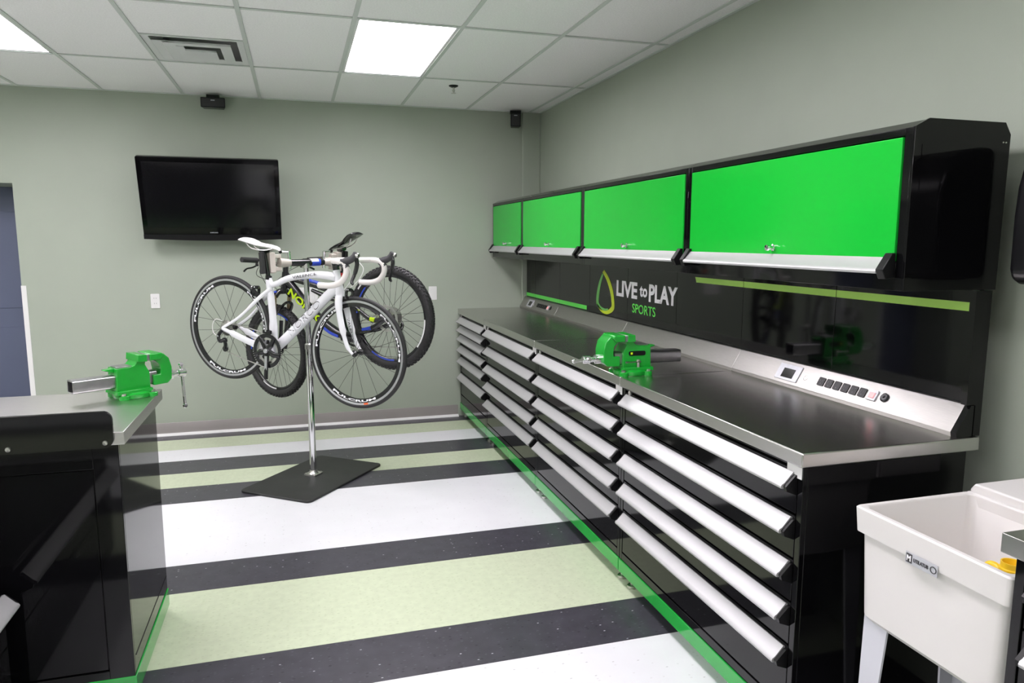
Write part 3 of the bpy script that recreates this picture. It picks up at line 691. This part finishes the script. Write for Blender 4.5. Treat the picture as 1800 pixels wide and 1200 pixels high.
# ---- white road bicycle: x forward, y left, z up from the rear axle
rb, RM = bike_root('road_bicycle', 'white road bicycle with drop handlebars clamped by its seatpost', Vector((-2.486, -1.2659, .9871)), -.6873, -.107)
WBR, RR = .967, .329
sm = steerer((WBR, 0, 0), .0245, math.radians(72)); sm2 = steerer((.805, 0, .40), .06, math.radians(72))
wheel(rb, 'rear_wheel', 0, RR, .0125, .036, .019, 20, M['bblack'], -1, hubw=.06, track=True, letters='FULCRUM', lmat=M['wprint'])
fwh = wheel(rb, 'front_wheel', WBR, RR, .0125, .036, .019, 18, M['bblack'], -1, hubw=.048, steer=sm, track=True, letters='FULCRUM', lmat=M['wprint'], tilt=0)
a0 = math.radians(-76)
st = MB()
for k in range(6):
    a, b = a0+.016*k, a0+.016*(k+1); r0, r1 = RR-.0225, RR-.033
    st.add([(r0*math.cos(a), -.0112, r0*math.sin(a)), (r0*math.cos(b), -.0112, r0*math.sin(b)), (r1*math.cos(b), -.0112, r1*math.sin(b)), (r1*math.cos(a), -.0112, r1*math.sin(a)),
            (r0*math.cos(a), -.0100, r0*math.sin(a)), (r0*math.cos(b), -.0100, r0*math.sin(b)), (r1*math.cos(b), -.0100, r1*math.sin(b)), (r1*math.cos(a), -.0100, r1*math.sin(a))], [(0, 1, 2, 3), (7, 6, 5, 4), (0, 4, 5, 1), (3, 2, 6, 7), (0, 3, 7, 4), (1, 5, 6, 2)])
st.build('rim_sticker', M['orange'], fwh)
BB = Vector((.354, 0, -.083)); HT = Vector((.785, 0, .462)); HB = Vector((.822, 0, .328)); ST = Vector((.292, 0, .352))
F = MB(); Y_ = (0, 1, 0)
F.tube(smoothpath([ST+Vector((.010, 0, -.012)), (.335, 0, .318), (.45, 0, .372), (.60, 0, .409), (.70, 0, .421), (.79, 0, .420)], 5), [(.013+.010*min(1, i/25), .015+.011*min(1, i/25)) for i in range(26)], 14, flat=Y_)
F.tube(smoothpath([BB, (.45, 0, .005), (.60, 0, .160), (.735, 0, .305), (.812, 0, .372)], 5), [(.026, .031)]*8+[(.023, .030)]*9+[(.022, .034)]*4, 14, flat=Y_)
F.tube(smoothpath([BB, (.345, 0, .06), (.325, 0, .19), (.302, 0, .30), ST], 4), [(.022, .028)]*5+[(.016, .026)]*6+[(.016, .022)]*6, 14, flat=Y_)
F.tube([HT, HT*.6+HB*.4, HB*.8+HT*.2, HB], [.021, .020, .025, .028], 16)
F.lathe([(0, -.043), (.022, -.043), (.024, 0), (.022, .043), (0, .043)], BB, 'y', 18)
for s in (-1, 1):
    F.tube(smoothpath([(.335, s*.030, -.075), (.22, s*.048, -.055), (.08, s*.060, -.018), (0, s*.064, .002)], 5), [(.009, .026)]*5+[(.008, .021)]*6+[(.007, .012)]*5, 10, flat=Y_)
    F.tube(smoothpath([(.318, s*.010, .290), (.25, s*.030, .225), (.12, s*.050, .090), (0, s*.064, .004)], 5), [(.008, .012)]*8+[(.006, .009)]*8, 10, flat=Y_)
F.build('frame', M['bwhite'], rb)
fr = [o for o in rb.children if o.name.startswith('frame')][0]
d = Vector((.735-.45, 0, .305-.005)).normalized(); nz = Vector((-d.z, 0, d.x))
text_on('NORCO', .040, .30, Vector((.590, -.0243, .152)), d, nz, M['ink'], 'frame_lettering', fr, bold=.0, shear=.25, ext=.001)
text_on('NORCO', .040, .30, Vector((.5925, -.0247, .1480)), d, nz, M['bwhite'], 'frame_lettering', fr, bold=.0, shear=.25, ext=.0012)
d = Vector((.15, 0, .038)).normalized(); nz = Vector((-d.z, 0, d.x))
text_on('VALENCE', .017, .175, Vector((.575, -.0232, .404)), d, nz, M['ink'], 'frame_lettering', fr, bold=-.012, shear=.2, ext=.0012)
# fork
FK = MB()
FK.tube([HB+Vector((-.004, 0, .012)), HB+Vector((.008, 0, -.022))], [(.028), (.030)], 16)
for s in (-1, 1):
    FK.tube(smoothpath([(.828, s*.020, .318), (.842, s*.036, .255), (.880, s*.045, .14), (.925, s*.049, .04), (WBR, s*.050, -.002)], 5), [(.012, .026)]*6+[(.011, .021)]*6+[(.008, .014)]*5+[(.007, .009)]*4, 12, flat=Y_)
fk = FK.build('fork', M['bwhite'], rb); fk.matrix_basis = sm
d = Vector((.055, 0, -.16)).normalized(); nz = Vector((-d.z, 0, d.x))
text_on('VALENCE', .016, .15, Vector((.887, .0330, .118)), d, -nz if False else nz, M['ink'], 'fork_lettering', fk, bold=-.005, ext=.0012)
# seatpost and saddle
sp_top = Vector((.252, 0, .505)); 
MB().tube([ST+Vector((.004, 0, -.03)), ST, sp_top], .0135, 14).build('seatpost', M['bblack'], rb)
MB().lathe([(0, -.012), (.019, -.012), (.019, .010), (.0135, .012), (0, .012)], ST+Vector((0, 0, .004)), n=16).build('seat_clamp', M['bblack'], rb)
def saddle(t, m, x0, x1, z, tiltz=0, under=M['bblack']):
    L = x1-x0; sec = []
    for u_, hw_, zt, th in ((0, .040, .018, .020), (.04, .062, .024, .030), (.14, .070, .024, .038), (.28, .060, .016, .036), (.42, .042, .006, .034), (.58, .028, .003, .032), (.75, .021, .002, .032), (.9, .018, -.004, .028), (.97, .014, -.010, .022), (1, .006, -.016, .010)):
        x = x0+L*u_; ring_ = []
        for k in range(14):
            a = 2*PI*k/14; c, s_ = math.cos(a), math.sin(a)
            zz = zt+(0.006*s_ if s_ > 0 else th*s_*(.55 if abs(c) < .75 else .85))-(.010*(c*c) if s_ >= -.01 else .004*(c*c))
            ring_.append((x, hw_*c*(1 if s_ >= 0 else .93), z+zz+tiltz*(u_-.5)))
        sec.append(ring_)
    sd_ = loft(sec).build('saddle', m, t)
    rl = MB()
    for s in (-1, 1): rl.tube(smoothpath([(x0+L*.16, s*.030, z+.0), (x0+L*.30, s*.022, z-.030), (x0+L*.62, s*.022, z-.032), (x0+L*.88, s*.010, z-.012+tiltz*.3)], 4), .0035, 8)
    rl.build('saddle_rails', M['zinc'], sd_)
    return sd_
saddle(rb, M['saddle'], .088, .372, .550)
MB().tube([(.225, 0, .512), (.275, 0, .515)], [(.020, .014)]*2, 10, flat=Y_).build('saddle_clamp', M['bblack'], rb)
# cockpit
BC = Vector((.872, 0, .530))
objs = []
objs.append(MB().tube([HT, HT+Vector((-.014, 0, .046))], .020, 16).build('headset_spacers', M['bblack'], rb))
objs.append(MB().tube([HT+Vector((-.010, 0, .034)), HT+Vector((.03, 0, .050)), BC], [.021, .017, .019], 14).build('stem', M['bblack'], rb))
bar = MB(); half = [(0, 0, 0), (.0, .10, 0), (.004, .165, .0), (.016, .196, .001), (.050, .205, .003), (.085, .206, -.004), (.108, .207, -.030), (.108, .208, -.066), (.085, .210, -.105), (.045, .212, -.128), (.0, .214, -.138), (-.055, .215, -.142)]
path = [Vector((p[0], -p[1], p[2]))+BC for p in reversed(half)]+[Vector(p)+BC for p in half[1:]]
objs.append(bar.tube(smoothpath(path, 4), .0168, 12).build('handlebar', M['tape'], rb))
for s in (-1, 1):
    o = Vector((0, s*.207, 0))+BC
    hd_ = MB().tube(smoothpath([o+Vector((.062, 0, .000)), o+Vector((.105, 0, .010)), o+Vector((.140, -s*.003, .028)), o+Vector((.160, -s*.006, .062))], 5), [(.014, .017)]*4+[(.016, .021)]*4+[(.015, .019)]*4+[(.014, .017)]*3+[(.012, .014)], 12, flat=Y_)
    hd_.tube([o+Vector((.070, 0, .004)), o+Vector((.112, 0, -.028))], [(.015, .019), (.016, .020)], 12, flat=Y_)
    h_ = hd_.build('brake_hood', M['grey'], rb); objs.append(h_)
    MB().tube(smoothpath([o+Vector((.158, -s*.006, .040)), o+Vector((.168, -s*.008, .0)), o+Vector((.160, -s*.004, -.055)), o+Vector((.150, s*.004, -.095)), o+Vector((.162, s*.008, -.112))], 5), [(.006, .013)]*10+[(.005, .010)]*8+[(.005, .007)]*3, 10, flat=Y_).build('brake_lever', M['bblack'], h_)
    MB().lathe([(0, -.008), (.012, -.008), (.014, 0), (.012, .008), (0, .008)], o+Vector((.172, 0, .048)), 'x', 12).build('lever_cap', M['zinc'], h_)
for o in objs: o.matrix_basis = sm2
cb = MB()
for s in (-1, 1): cb.tube(smoothpath([(.878, s*.070, .525), (.925, s*.066, .485), (.915, s*.04, .42), (.862, s*.02, .36)], 6), .0022, 6)
cb.build('cables', M['white'], rb)
# brakes
def caliper(p, dirx, name='brake_caliper'):
    c = MB(); p = Vector(p)
    for s in (-1, 1): c.tube(smoothpath([p+Vector((0, 0, .012)), p+Vector((.012*dirx, s*.026, .008)), p+Vector((.014*dirx, s*.031, -.018)), p+Vector((.010*dirx, s*.022, -.034))], 4), [(.008, .011)]*13, 8, flat=(1, 0, 0))
    o = c.build(name, M['bblack'], rb)
    for s in (-1, 1): MB().box(p.x-.02, p.x+.02, p.y+s*.0165-.004, p.y+s*.0165+.004, p.z-.042, p.z-.028).build('brake_pad', M['rubber'], o)
    MB().lathe([(0, -.012), (.006, -.012), (.006, .012), (0, .012)], p+Vector((.012*dirx, -.02, .012)), 'x', 10).build('brake_bolt', M['chrome'], o)
    return o
caliper((.870, 0, .347), 1).matrix_basis = sm
caliper((.208, 0, .272), -1)
# drivetrain
cr = MB().ring([(.106, -.0585), (.106, -.0555), (.082, -.0555), (.082, -.0585)], BB, 'y', 52).build('chainring', M['bblack'], rb)
tt = MB()
for i in range(50):
    a = 2*PI*i/50; tt.box(-.0022, .0022, -.0582, -.0558, .1055, .1105)
    n0 = len(tt.v)-8; m_ = Matrix.Translation(BB) @ Matrix.Rotation(a, 4, 'Y'); tt.v[n0:] = [tuple(m_ @ Vector(q)) for q in tt.v[n0:]]
tt.build('chainring_teeth', M['zinc'], cr)
inn = MB().ring([(.080, -.0515), (.080, -.0490), (.066, -.0490), (.066, -.0515)], BB, 'y', 44); inn.build('inner_chainring', M['zinc'], cr)
spd = MB()
for i in range(5):
    a = 2*PI*i/5+.5
    spd.tube(smoothpath([BB+Vector((.018*math.sin(a), -.060, .018*math.cos(a))), BB+Vector((.055*math.sin(a+.12), -.060, .055*math.cos(a+.12))), BB+Vector((.098*math.sin(a), -.058, .098*math.cos(a)))], 4), [(.006, .019)]*5+[(.004, .015)]*4, 8, flat=Y_)
spd.build('crank_spider', M['bblack'], cr)
for s in (-1, 1):
    e = BB+Vector((.014, s*.075, -.172)) if s < 0 else BB+Vector((-.014, s*.075, .172))
    ca = MB().tube([BB+Vector((0, s*.062, 0)), (BB+e)/2+Vector((0, s*.030, 0)), e], [(.009, .020), (.008, .014), (.008, .015)], 12, flat=Y_).build('crank_arm', M['bblack'], rb)
    if s < 0:
        MB().tube([BB*.82+e*.18+Vector((0, -.058, 0)), BB*.22+e*.78+Vector((0, -.018, 0))], [(.002, .010), (.002, .010)], 8, flat=Y_).build('crank_flash', M['silver'], ca)
        MB().lathe([(0, -.078), (.012, -.078), (.014, -.074), (.014, -.066), (0, -.066)], BB, 'y', 16).build('crank_bolt', M['silver'], ca)
cs = MB()
for k in range(9): cs.ring([(.050-.0035*k, -.026-.004*k), (.050-.0035*k, -.028-.004*k), (.016, -.028-.004*k), (.016, -.026-.004*k)], (0, 0, 0), 'y', 26)
cs.build('cassette', M['zinc'], rb)
ch = MB(); RDp = Vector((.010, -.050, -.075)); RDl = Vector((.018, -.050, -.128))
ch.tube(smoothpath([(0, -.045, .038), (.18, -.052, .035), (BB.x-.02, -.0565, BB.z+.104)], 5), .0035, 6)
ch.tube(smoothpath([RDl+Vector((.0, 0, -.012)), (.18, -.053, -.168), (BB.x-.01, -.0565, BB.z-.104)], 5), .0035, 6)
ch.build('chain', M['zinc'], rb)
rd = MB(); rd.tube(smoothpath([(0, -.066, -.012), (-.018, -.074, -.045), (-.006, -.074, -.080), RDp, RDl], 4), [(.010, .012)]*17, 10, flat=Y_)
for q in (RDp, RDl): rd.lathe([(0, -.005), (.018, -.005), (.018, .005), (0, .005)], q, 'y', 14)
rdo = rd.build('rear_derailleur', M['bblack'], rb)
MB().tube(smoothpath([(-.012, -.08, -.055), (-.060, -.075, -.030), (-.072, -.07, .020), (-.045, -.07, .055), (.0, -.066, .05)], 6), .0022, 6).build('cable_loop', M['white'], rdo)
MB().lathe([(0, -.007), (.007, -.007), (.009, 0), (.007, .007), (0, .007)], (-.018, -.083, -.048), 'y', 12).build('barrel_bolt', M['chrome'], rdo)
fd = MB(); fd.tube([(.338, -.030, .035), (.345, -.046, .018)], [.014, .016], 10); fd.box(.318, .375, -.064, -.060, .022, .044); fd.box(.318, .375, -.052, -.048, .022, .044); fd.build('front_derailleur', M['bblack'], rb)
MB().lathe([(0, 0), (.007, 0), (.007, -.004), (0, -.005)], (.345, -.066, .042), 'y', 12).build('derailleur_bolt', M['chrome'], fd and [o for o in rb.children if o.name.startswith('front_derailleur')][0])

# ---- black mountain bicycle
mt, MM = bike_root('mountain_bicycle', 'black, blue and lime mountain bicycle with knobbly tyres behind the white one', Vector((-1.499, -1.503, 1.0436)), 2.356, -.2745)
WBM, RMt = 1.065, .33
sm = steerer((WBM, 0, 0), -.105, math.radians(68)); sm3 = steerer((.83, 0, .44), -.105, math.radians(68))
rw = wheel(mt, 'rear_wheel', 0, RMt, .027, .022, .026, 32, M['bblack'], 1, hubw=.062, hubr=.026, knob=True)
fw = wheel(mt, 'front_wheel', WBM, RMt, .027, .022, .026, 32, M['bblack'], 1, hubw=.052, hubr=.026, knob=True, steer=sm)
def rim_arc(par, R0, R1, a, b, yv, m, name):
    mb = MB(); n = 14; v = []; f = []
    for i in range(n+1):
        q = math.radians(a+(b-a)*i/n)
        for r_ in (R0, R1):
            for yy in (yv, yv+.001): v.append((r_*math.cos(q), yy, r_*math.sin(q)))
    for i in range(n): o = 4*i; f += [(o+1, o+5, o+7, o+3), (o, o+2, o+6, o+4), (o, o+4, o+5, o+1), (o+2, o+3, o+7, o+6)]
    f += [(0, 1, 3, 2), (4*n, 4*n+2, 4*n+3, 4*n+1)]
    mb.add(v, f).build(name, m, par)
for a in (-58, 122, 30): rim_arc(fw, RMt-.054, RMt-.064, a-16, a+16, .0122, M['white'] if a == -58 else M['blue'], 'rim_decal')
for a in (40, 215, 300): rim_arc(rw, RMt-.054, RMt-.064, a-20, a+20, .0122, M['blue'] if a != 215 else M['white'], 'rim_decal')
rim_arc(rw, RMt-.024, RMt-.034, 52, 66, .0262, M['white'], 'tyre_print')
for whl, yv in ((fw, .036), (rw, .040)): MB().ring([(.085, yv), (.085, yv+.002), (.066, yv+.002), (.066, yv)], axis='y', n=36).build('brake_disc', M['zinc'], whl)
BBm = Vector((.387, 0, -.042)); h0 = Vector((.800, 0, .508)); h1 = Vector((.843, 0, .405))
G = MB()
G.tube(smoothpath([(.808, 0, .455), (.755, 0, .375), (.690, 0, .262), (.60, 0, .135), (.50, 0, .030), BBm], 4), [(.024, .032)]*9+[(.025, .034)]*8+[(.026, .030)]*4, 14, flat=Y_)
G.tube([h0, h1], [.024, .026], 16)
G.tube(smoothpath([(.800, 0, .480), (.70, 0, .425), (.55, 0, .350), (.40, 0, .272), (.352, 0, .262)], 4), [(.020, .022)]*17, 12, flat=Y_)
G.tube(smoothpath([BBm, (.400, 0, .06), (.375, 0, .18), (.345, 0, .30), (.330, 0, .35)], 4), [(.020, .022)]*17, 12, flat=Y_)
G.lathe([(0, -.042), (.026, -.042), (.026, .042), (0, .042)], BBm, 'y', 18)
for s in (-1, 1):
    G.tube(smoothpath([(.365, s*.036, -.030), (.25, s*.052, -.030), (.12, s*.066, -.038), (.0, s*.070, -.002)], 4), [(.011, .021)]*7+[(.010, .017)]*6, 10, flat=Y_)
    G.tube(smoothpath([(.385, s*.030, .200), (.30, s*.048, .185), (.215, s*.060, .125), (.10, s*.068, .015), (.0, s*.070, .004)], 4), [(.009, .015)]*17, 10, flat=Y_)
gf = G.build('frame', M['bblack'], mt)
# shock and rocker
MB().tube([(.385, 0, .205), (.47, 0, .245), (.60, 0, .330)], [(.014), (.019), (.012)], 12).build('rear_shock', M['bblack'], mt)
for s in (-1, 1):
    MB().prism([(.40, .215), (.375, .245), (.335, .195), (.345, .170)], 'y', s*.028-.004, s*.028+.004).build('rocker_link', M['neon'], mt, bevel=.002)
# coloured graphics on the frame, camera-facing (left) side
d = Vector((-.105, 0, -.170)).normalized(); nz = Vector((-d.z, 0, d.x)); nz = nz if nz.z > 0 else -nz
text_on('NORCO', .052, .36, Vector((.668, .0262, .232)), Vector((-.64, 0, -.77)), Vector((-.77, 0, .64)), M['neon'], 'frame_lettering', gf, bold=.02, shear=.1, ext=.002)
MB().tube(smoothpath([(.70, .008, .447), (.55, .010, .372), (.43, .009, .310)], 4), [(.006, .014)]*9, 8, flat=Y_).build('blue_flash', M['blue'], gf)
MB().tube(smoothpath([(.60, .020, .108), (.52, .021, .022), (.45, .020, -.022)], 4), [(.008, .012)]*9, 8, flat=Y_).build('blue_flash', M['blue'], gf)
MB().tube(smoothpath([(.24, .057, .150), (.18, .064, .095)], 3), [(.008, .009)]*4, 8, flat=Y_).build('lime_flash', M['neon'], gf)
MB().tube(smoothpath([(.11, .072, .024), (.075, .076, .010)], 3), [(.008, .014)]*4, 8, flat=Y_).build('lime_flash', M['neon'], gf)
MB().tube(smoothpath([(.20, .062, -.030), (.12, .070, -.034)], 3), [(.008, .014)]*4, 8, flat=Y_).build('blue_flash', M['blue'], gf)
# fork
C0 = Vector((.862, 0, .375)); AX = Vector((WBM, 0, 0)); dd = Vector((.375, 0, -.927))
fo = MB(); fo.tube([h1+Vector((0, 0, .006)), C0], .022, 14)
fo.tube(smoothpath([C0+Vector((.012, -.064, -.018)), C0+Vector((.004, -.035, .010)), C0+Vector((0, 0, .012)), C0+Vector((.004, .035, .010)), C0+Vector((.012, .064, -.018))], 4), [(.020, .018)]*17, 12)
fork = fo.build('fork_crown', M['bblack'], mt); fork.matrix_basis = sm
for s in (-1, 1):
    top = C0+Vector((.016, s*.064, -.006)); mid = top+dd*.16; bot = AX+Vector((-.010, s*.064, .010))
    MB().tube([top, mid], .016, 14).build('stanchion', M['gold'], fork)
    MB().tube([mid, mid*.7+bot*.3, bot], [.022, .020, .017], 14).build('fork_lower', M['bblack'], fork)
    MB().lathe([(0, 0), (.017, 0), (.017, .012), (0, .014)], top+Vector((-.006, 0, .010)), n=14).build('fork_cap', M['blue'], fork)
MB().tube(smoothpath([C0+dd*.165+Vector((.018, -.062, 0)), C0+dd*.10+Vector((-.05, -.04, .0)), C0+dd*.09+Vector((-.06, 0, .01)), C0+dd*.10+Vector((-.05, .04, .0)), C0+dd*.165+Vector((.018, .062, 0))], 4), [(.008, .012)]*17, 8).build('fork_arch', M['bblack'], fork)
bc_ = MB(); bc_.tube([(.985, .045, .12), (1.02, .045, .05)], [(.014, .016)]*2, 10); bc_.build('brake_caliper', M['bblack'], fork)
# cockpit
BH = Vector((.815, 0, .572))
oo = [MB().tube([h0, h0+Vector((-.020, 0, .050))], .019, 14).build('headset_spacers', M['bblack'], mt),
      MB().tube([h0+Vector((-.016, 0, .038)), BH], [.022, .019], 14).build('stem', M['bblack'], mt)]
hb = MB().tube(smoothpath([BH+Vector((-.035, -.335, .022)), BH+Vector((-.015, -.20, .020)), BH+Vector((0, -.07, .0)), BH+Vector((0, .07, 0)), BH+Vector((-.015, .20, .020)), BH+Vector((-.035, .335, .022))], 5), .0125, 12).build('handlebar', M['bblack'], mt); oo.append(hb)
for s in (-1, 1):
    MB().tube([BH+Vector((-.036, s*.342, .022)), BH+Vector((-.018, s*.215, .0205))], .0175, 14).build('grip', M['rubber'], hb)
    lv = MB(); p = BH+Vector((-.012, s*.185, .018)); lv.tube([p+Vector((-.004, 0, .002)), p+Vector((.030, s*.01, -.020))], [.017, .013], 10)
    lv.tube(smoothpath([p+Vector((.030, s*.005, -.020)), p+Vector((.050, s*.035, -.032)), p+Vector((.048, s*.080, -.040)), p+Vector((.040, s*.110, -.058))], 4), [(.006, .008)]*13, 8)
    lv.tube([p+Vector((0, -s*.025, -.004)), p+Vector((.02, -s*.02, -.045))], [.016, .010], 10)
    lv.build('brake_lever', M['bblack'], hb)
for o in oo: o.matrix_basis = sm3
cm = MB()
for k, (a, b) in enumerate(((.19, .46), (-.19, .45), (.15, .40))):
    cm.tube(smoothpath([(.84, a, .56), (.93, a*.7, .52+.01*k), (.94, .03*(k-1), b), (.86, .02*(k-1), .37)], 6), .0022, 6)
cm.build('cables', M['cable'], mt)
# seatpost, collar, saddle
stp = Vector((.330, 0, .345)); stt = Vector((.258, 0, .520))
MB().tube([stp+Vector((.008, 0, -.02)), stt], .0145, 14).build('seatpost', M['bblack'], mt)
MB().tube([stp*.97+stt*.03, stp*.80+stt*.20], .020, 14).build('seat_collar', M['red'], mt)
saddle(mt, M['bblack'], .095, .375, .562, -.012)
MB().tube([(.24, 0, .524), (.285, 0, .528)], [(.022, .016)]*2, 10, flat=Y_).build('saddle_clamp', M['bblack'], mt)
# drivetrain on the far (right) side
cs = MB()
for k in range(9): cs.ring([(.066-.005*k, -.028-.004*k), (.066-.005*k, -.030-.004*k), (.018, -.030-.004*k), (.018, -.028-.004*k)], (0, 0, 0), 'y', 28)
cs.build('cassette', M['zinc'], mt)
cr = MB().ring([(.072, -.055), (.072, -.051), (.058, -.051), (.058, -.055)], BBm, 'y', 36).build('chainring', M['bblack'], mt)
for s in (-1, 1):
    e = BBm+Vector((-.16*s, s*.078, -.055*s))
    MB().tube([BBm+Vector((0, s*.064, 0)), e], [(.010, .019), (.009, .015)], 12, flat=Y_).build('crank_arm', M['bblack'], mt)
rd = MB(); q0, q1 = Vector((.010, -.052, -.105)), Vector((.030, -.052, -.175))
rd.tube(smoothpath([(0, -.07, -.015), (-.015, -.075, -.06), q0, q1], 4), [(.010, .013)]*13, 10, flat=Y_)
for q in (q0, q1): rd.lathe([(0, -.006), (.020, -.006), (.020, .006), (0, .006)], q, 'y', 14)
rd.build('rear_derailleur', M['bblack'], mt)
ch = MB(); ch.tube(smoothpath([(0, -.045, .050), (.2, -.05, .045), (BBm.x, -.053, BBm.z+.072)], 4), .0035, 6); ch.tube(smoothpath([q1+Vector((.01, 0, -.018)), (.2, -.05, -.155), (BBm.x, -.053, BBm.z-.072)], 4), .0035, 6); ch.build('chain', M['zinc'], mt)

# ------------------------------------------------------------------ repair stand
PX, PY = -2.010, -1.365
rs = thing('repair_stand', 'chrome-poled double-arm bicycle repair stand on black floor plate', 'repair stand', (PX, PY, 0))
a = math.radians(51.7)
bp = MB().prism(rrect(-.40, .40, -.262, .262, .035, 5), 'z', 0, .014)
o = bp.build('base_plate', M['mattr'], rs, bevel=.003); o.location = (.006, -.045, 0); o.rotation_euler = (0, 0, a)
fl = MB().prism(rrect(-.045, .045, -.045, .045, .008), 'z', .014, .022); fl.lathe([(.034, .022), (.026, .030), (.0225, .045), (0, .045)], n=24)
o = fl.build('flange', M['zinc'], rs); o.rotation_euler = (0, 0, a)
for sx in (-1, 1):
    for sy in (-1, 1): MB().lathe([(0, .008), (.006, .008), (.006, .013), (0, .013)], (.034*sx, .034*sy, .014), n=8).build('bolt', M['zinc'], o)
MB().lathe([(0, .022), (.021, .022), (.021, .86), (0, .86)], n=24).build('lower_pole', M['chrome'], rs)
MB().lathe([(0, .86), (.0165, .86), (.0165, 1.40), (0, 1.40)], n=24).build('upper_pole', M['chrome'], rs)
col_ = MB().lathe([(0, .845), (.025, .845), (.025, .875), (.019, .882), (0, .882)], n=24).build('pole_collar', M['zinc'], rs)
qr = MB().tube([(.02, .0, .862), (.052, .0, .862)], .006, 10); qr.build('collar_bolt', M['zinc'], col_)
qh = MB().lathe([(0, .77), (.014, .77), (.013, .80), (.010, .84), (.016, .868), (.016, .878), (0, .880)], (.056, 0, 0), n=14); qh.build('collar_lever', M['alu'], col_)
C1 = RM @ Vector((.270, 0, .442)); C2 = MM @ Vector((.288, 0, .450))
c1 = C1-Vector((PX, PY, 0)); c2 = C2-Vector((PX, PY, 0)); ctr = Vector((0, 0, 1.394))
d1 = (c1-ctr); d2 = (c2-ctr); n1 = d1.normalized(); n2 = d2.normalized()
MB().tube([ctr+n1*.10, ctr, ctr+n2*.13], [.021, .023, .021], 18).build('cross_tube', M['bblack'], rs)
MB().tube([ctr+n2*.035+Vector((0, 0, .0)), ctr+n2*.10], .0226, 18).build('tube_sticker', M['blue'], rs)
MB().tube([ctr+n2*.030+Vector((0, 0, .003)), ctr+n2*.085+Vector((0, 0, .003))], .0222, 18).build('tube_sticker', M['white'], rs)
MB().lathe([(.019, 1.36), (.024, 1.362), (.024, 1.39), (0, 1.392)], n=18).build('tee_socket', M['zinc'], rs)
def clamp(c, n, up, m_body, armfrom):
    side = n.cross(up).normalized(); up = side.cross(n).normalized()
    arm = MB().tube([ctr+n*armfrom, c-n*.080], [(.022, .022), (.032, .040)], 14, flat=up).build('clamp_arm', m_body, rs)
    m4 = Matrix((n, side, up)).transposed().to_4x4(); m4.translation = c
    j = MB(); j.box(-.050, -.0150, -.024, .024, -.062, .062); j.box(-.090, -.050, -.018, .018, .028, .050); j.box(-.090, -.050, -.018, .018, -.050, -.028)
    jo = j.xf(m4).build('fixed_jaw', m_body, arm, bevel=.003)
    k = MB(); k.box(.0150, .036, -.022, .022, -.066, .066); k.xf(m4).build('moving_jaw', M['rubber'], arm, bevel=.003)
    MB().tube([m4 @ Vector((-.085, .034, 0)), m4 @ Vector((.036, .034, 0))], .006, 10).build('clamp_screw', M['zinc'], arm)
    ybr = MB(); ybr.box(.018, .034, .020, .040, -.012, .012); ybr.box(-.034, -.018, .020, .040, -.012, .012); ybr.xf(m4).build('screw_yoke', M['zinc'], arm, bevel=.001)
    cp = ctr+n*(armfrom+.005)
    hbr = MB(); hbr.tube([cp+up*-.038, cp+up*.070], [(.010, .014)]*2, 10); hbr.tube([cp+up*.066, cp+up*.068+n*.05], .0065, 10)
    co_ = hbr.build('crank', M['chrome'], arm)
    MB().lathe([(0, -.010), (.009, -.010), (.011, 0), (.009, .010), (0, .010)], cp+up*.068+n*.054, 'y', 12).build('crank_knob', M['plastic'], co_)
upR = (RM.to_3x3() @ (sp_top-ST)).normalized(); upM = (MM.to_3x3() @ (stt-stp)).normalized()
clamp(c1, n1, upR, M['cast'], .10)
clamp(c2, n2, upM, M['cast'], .13)
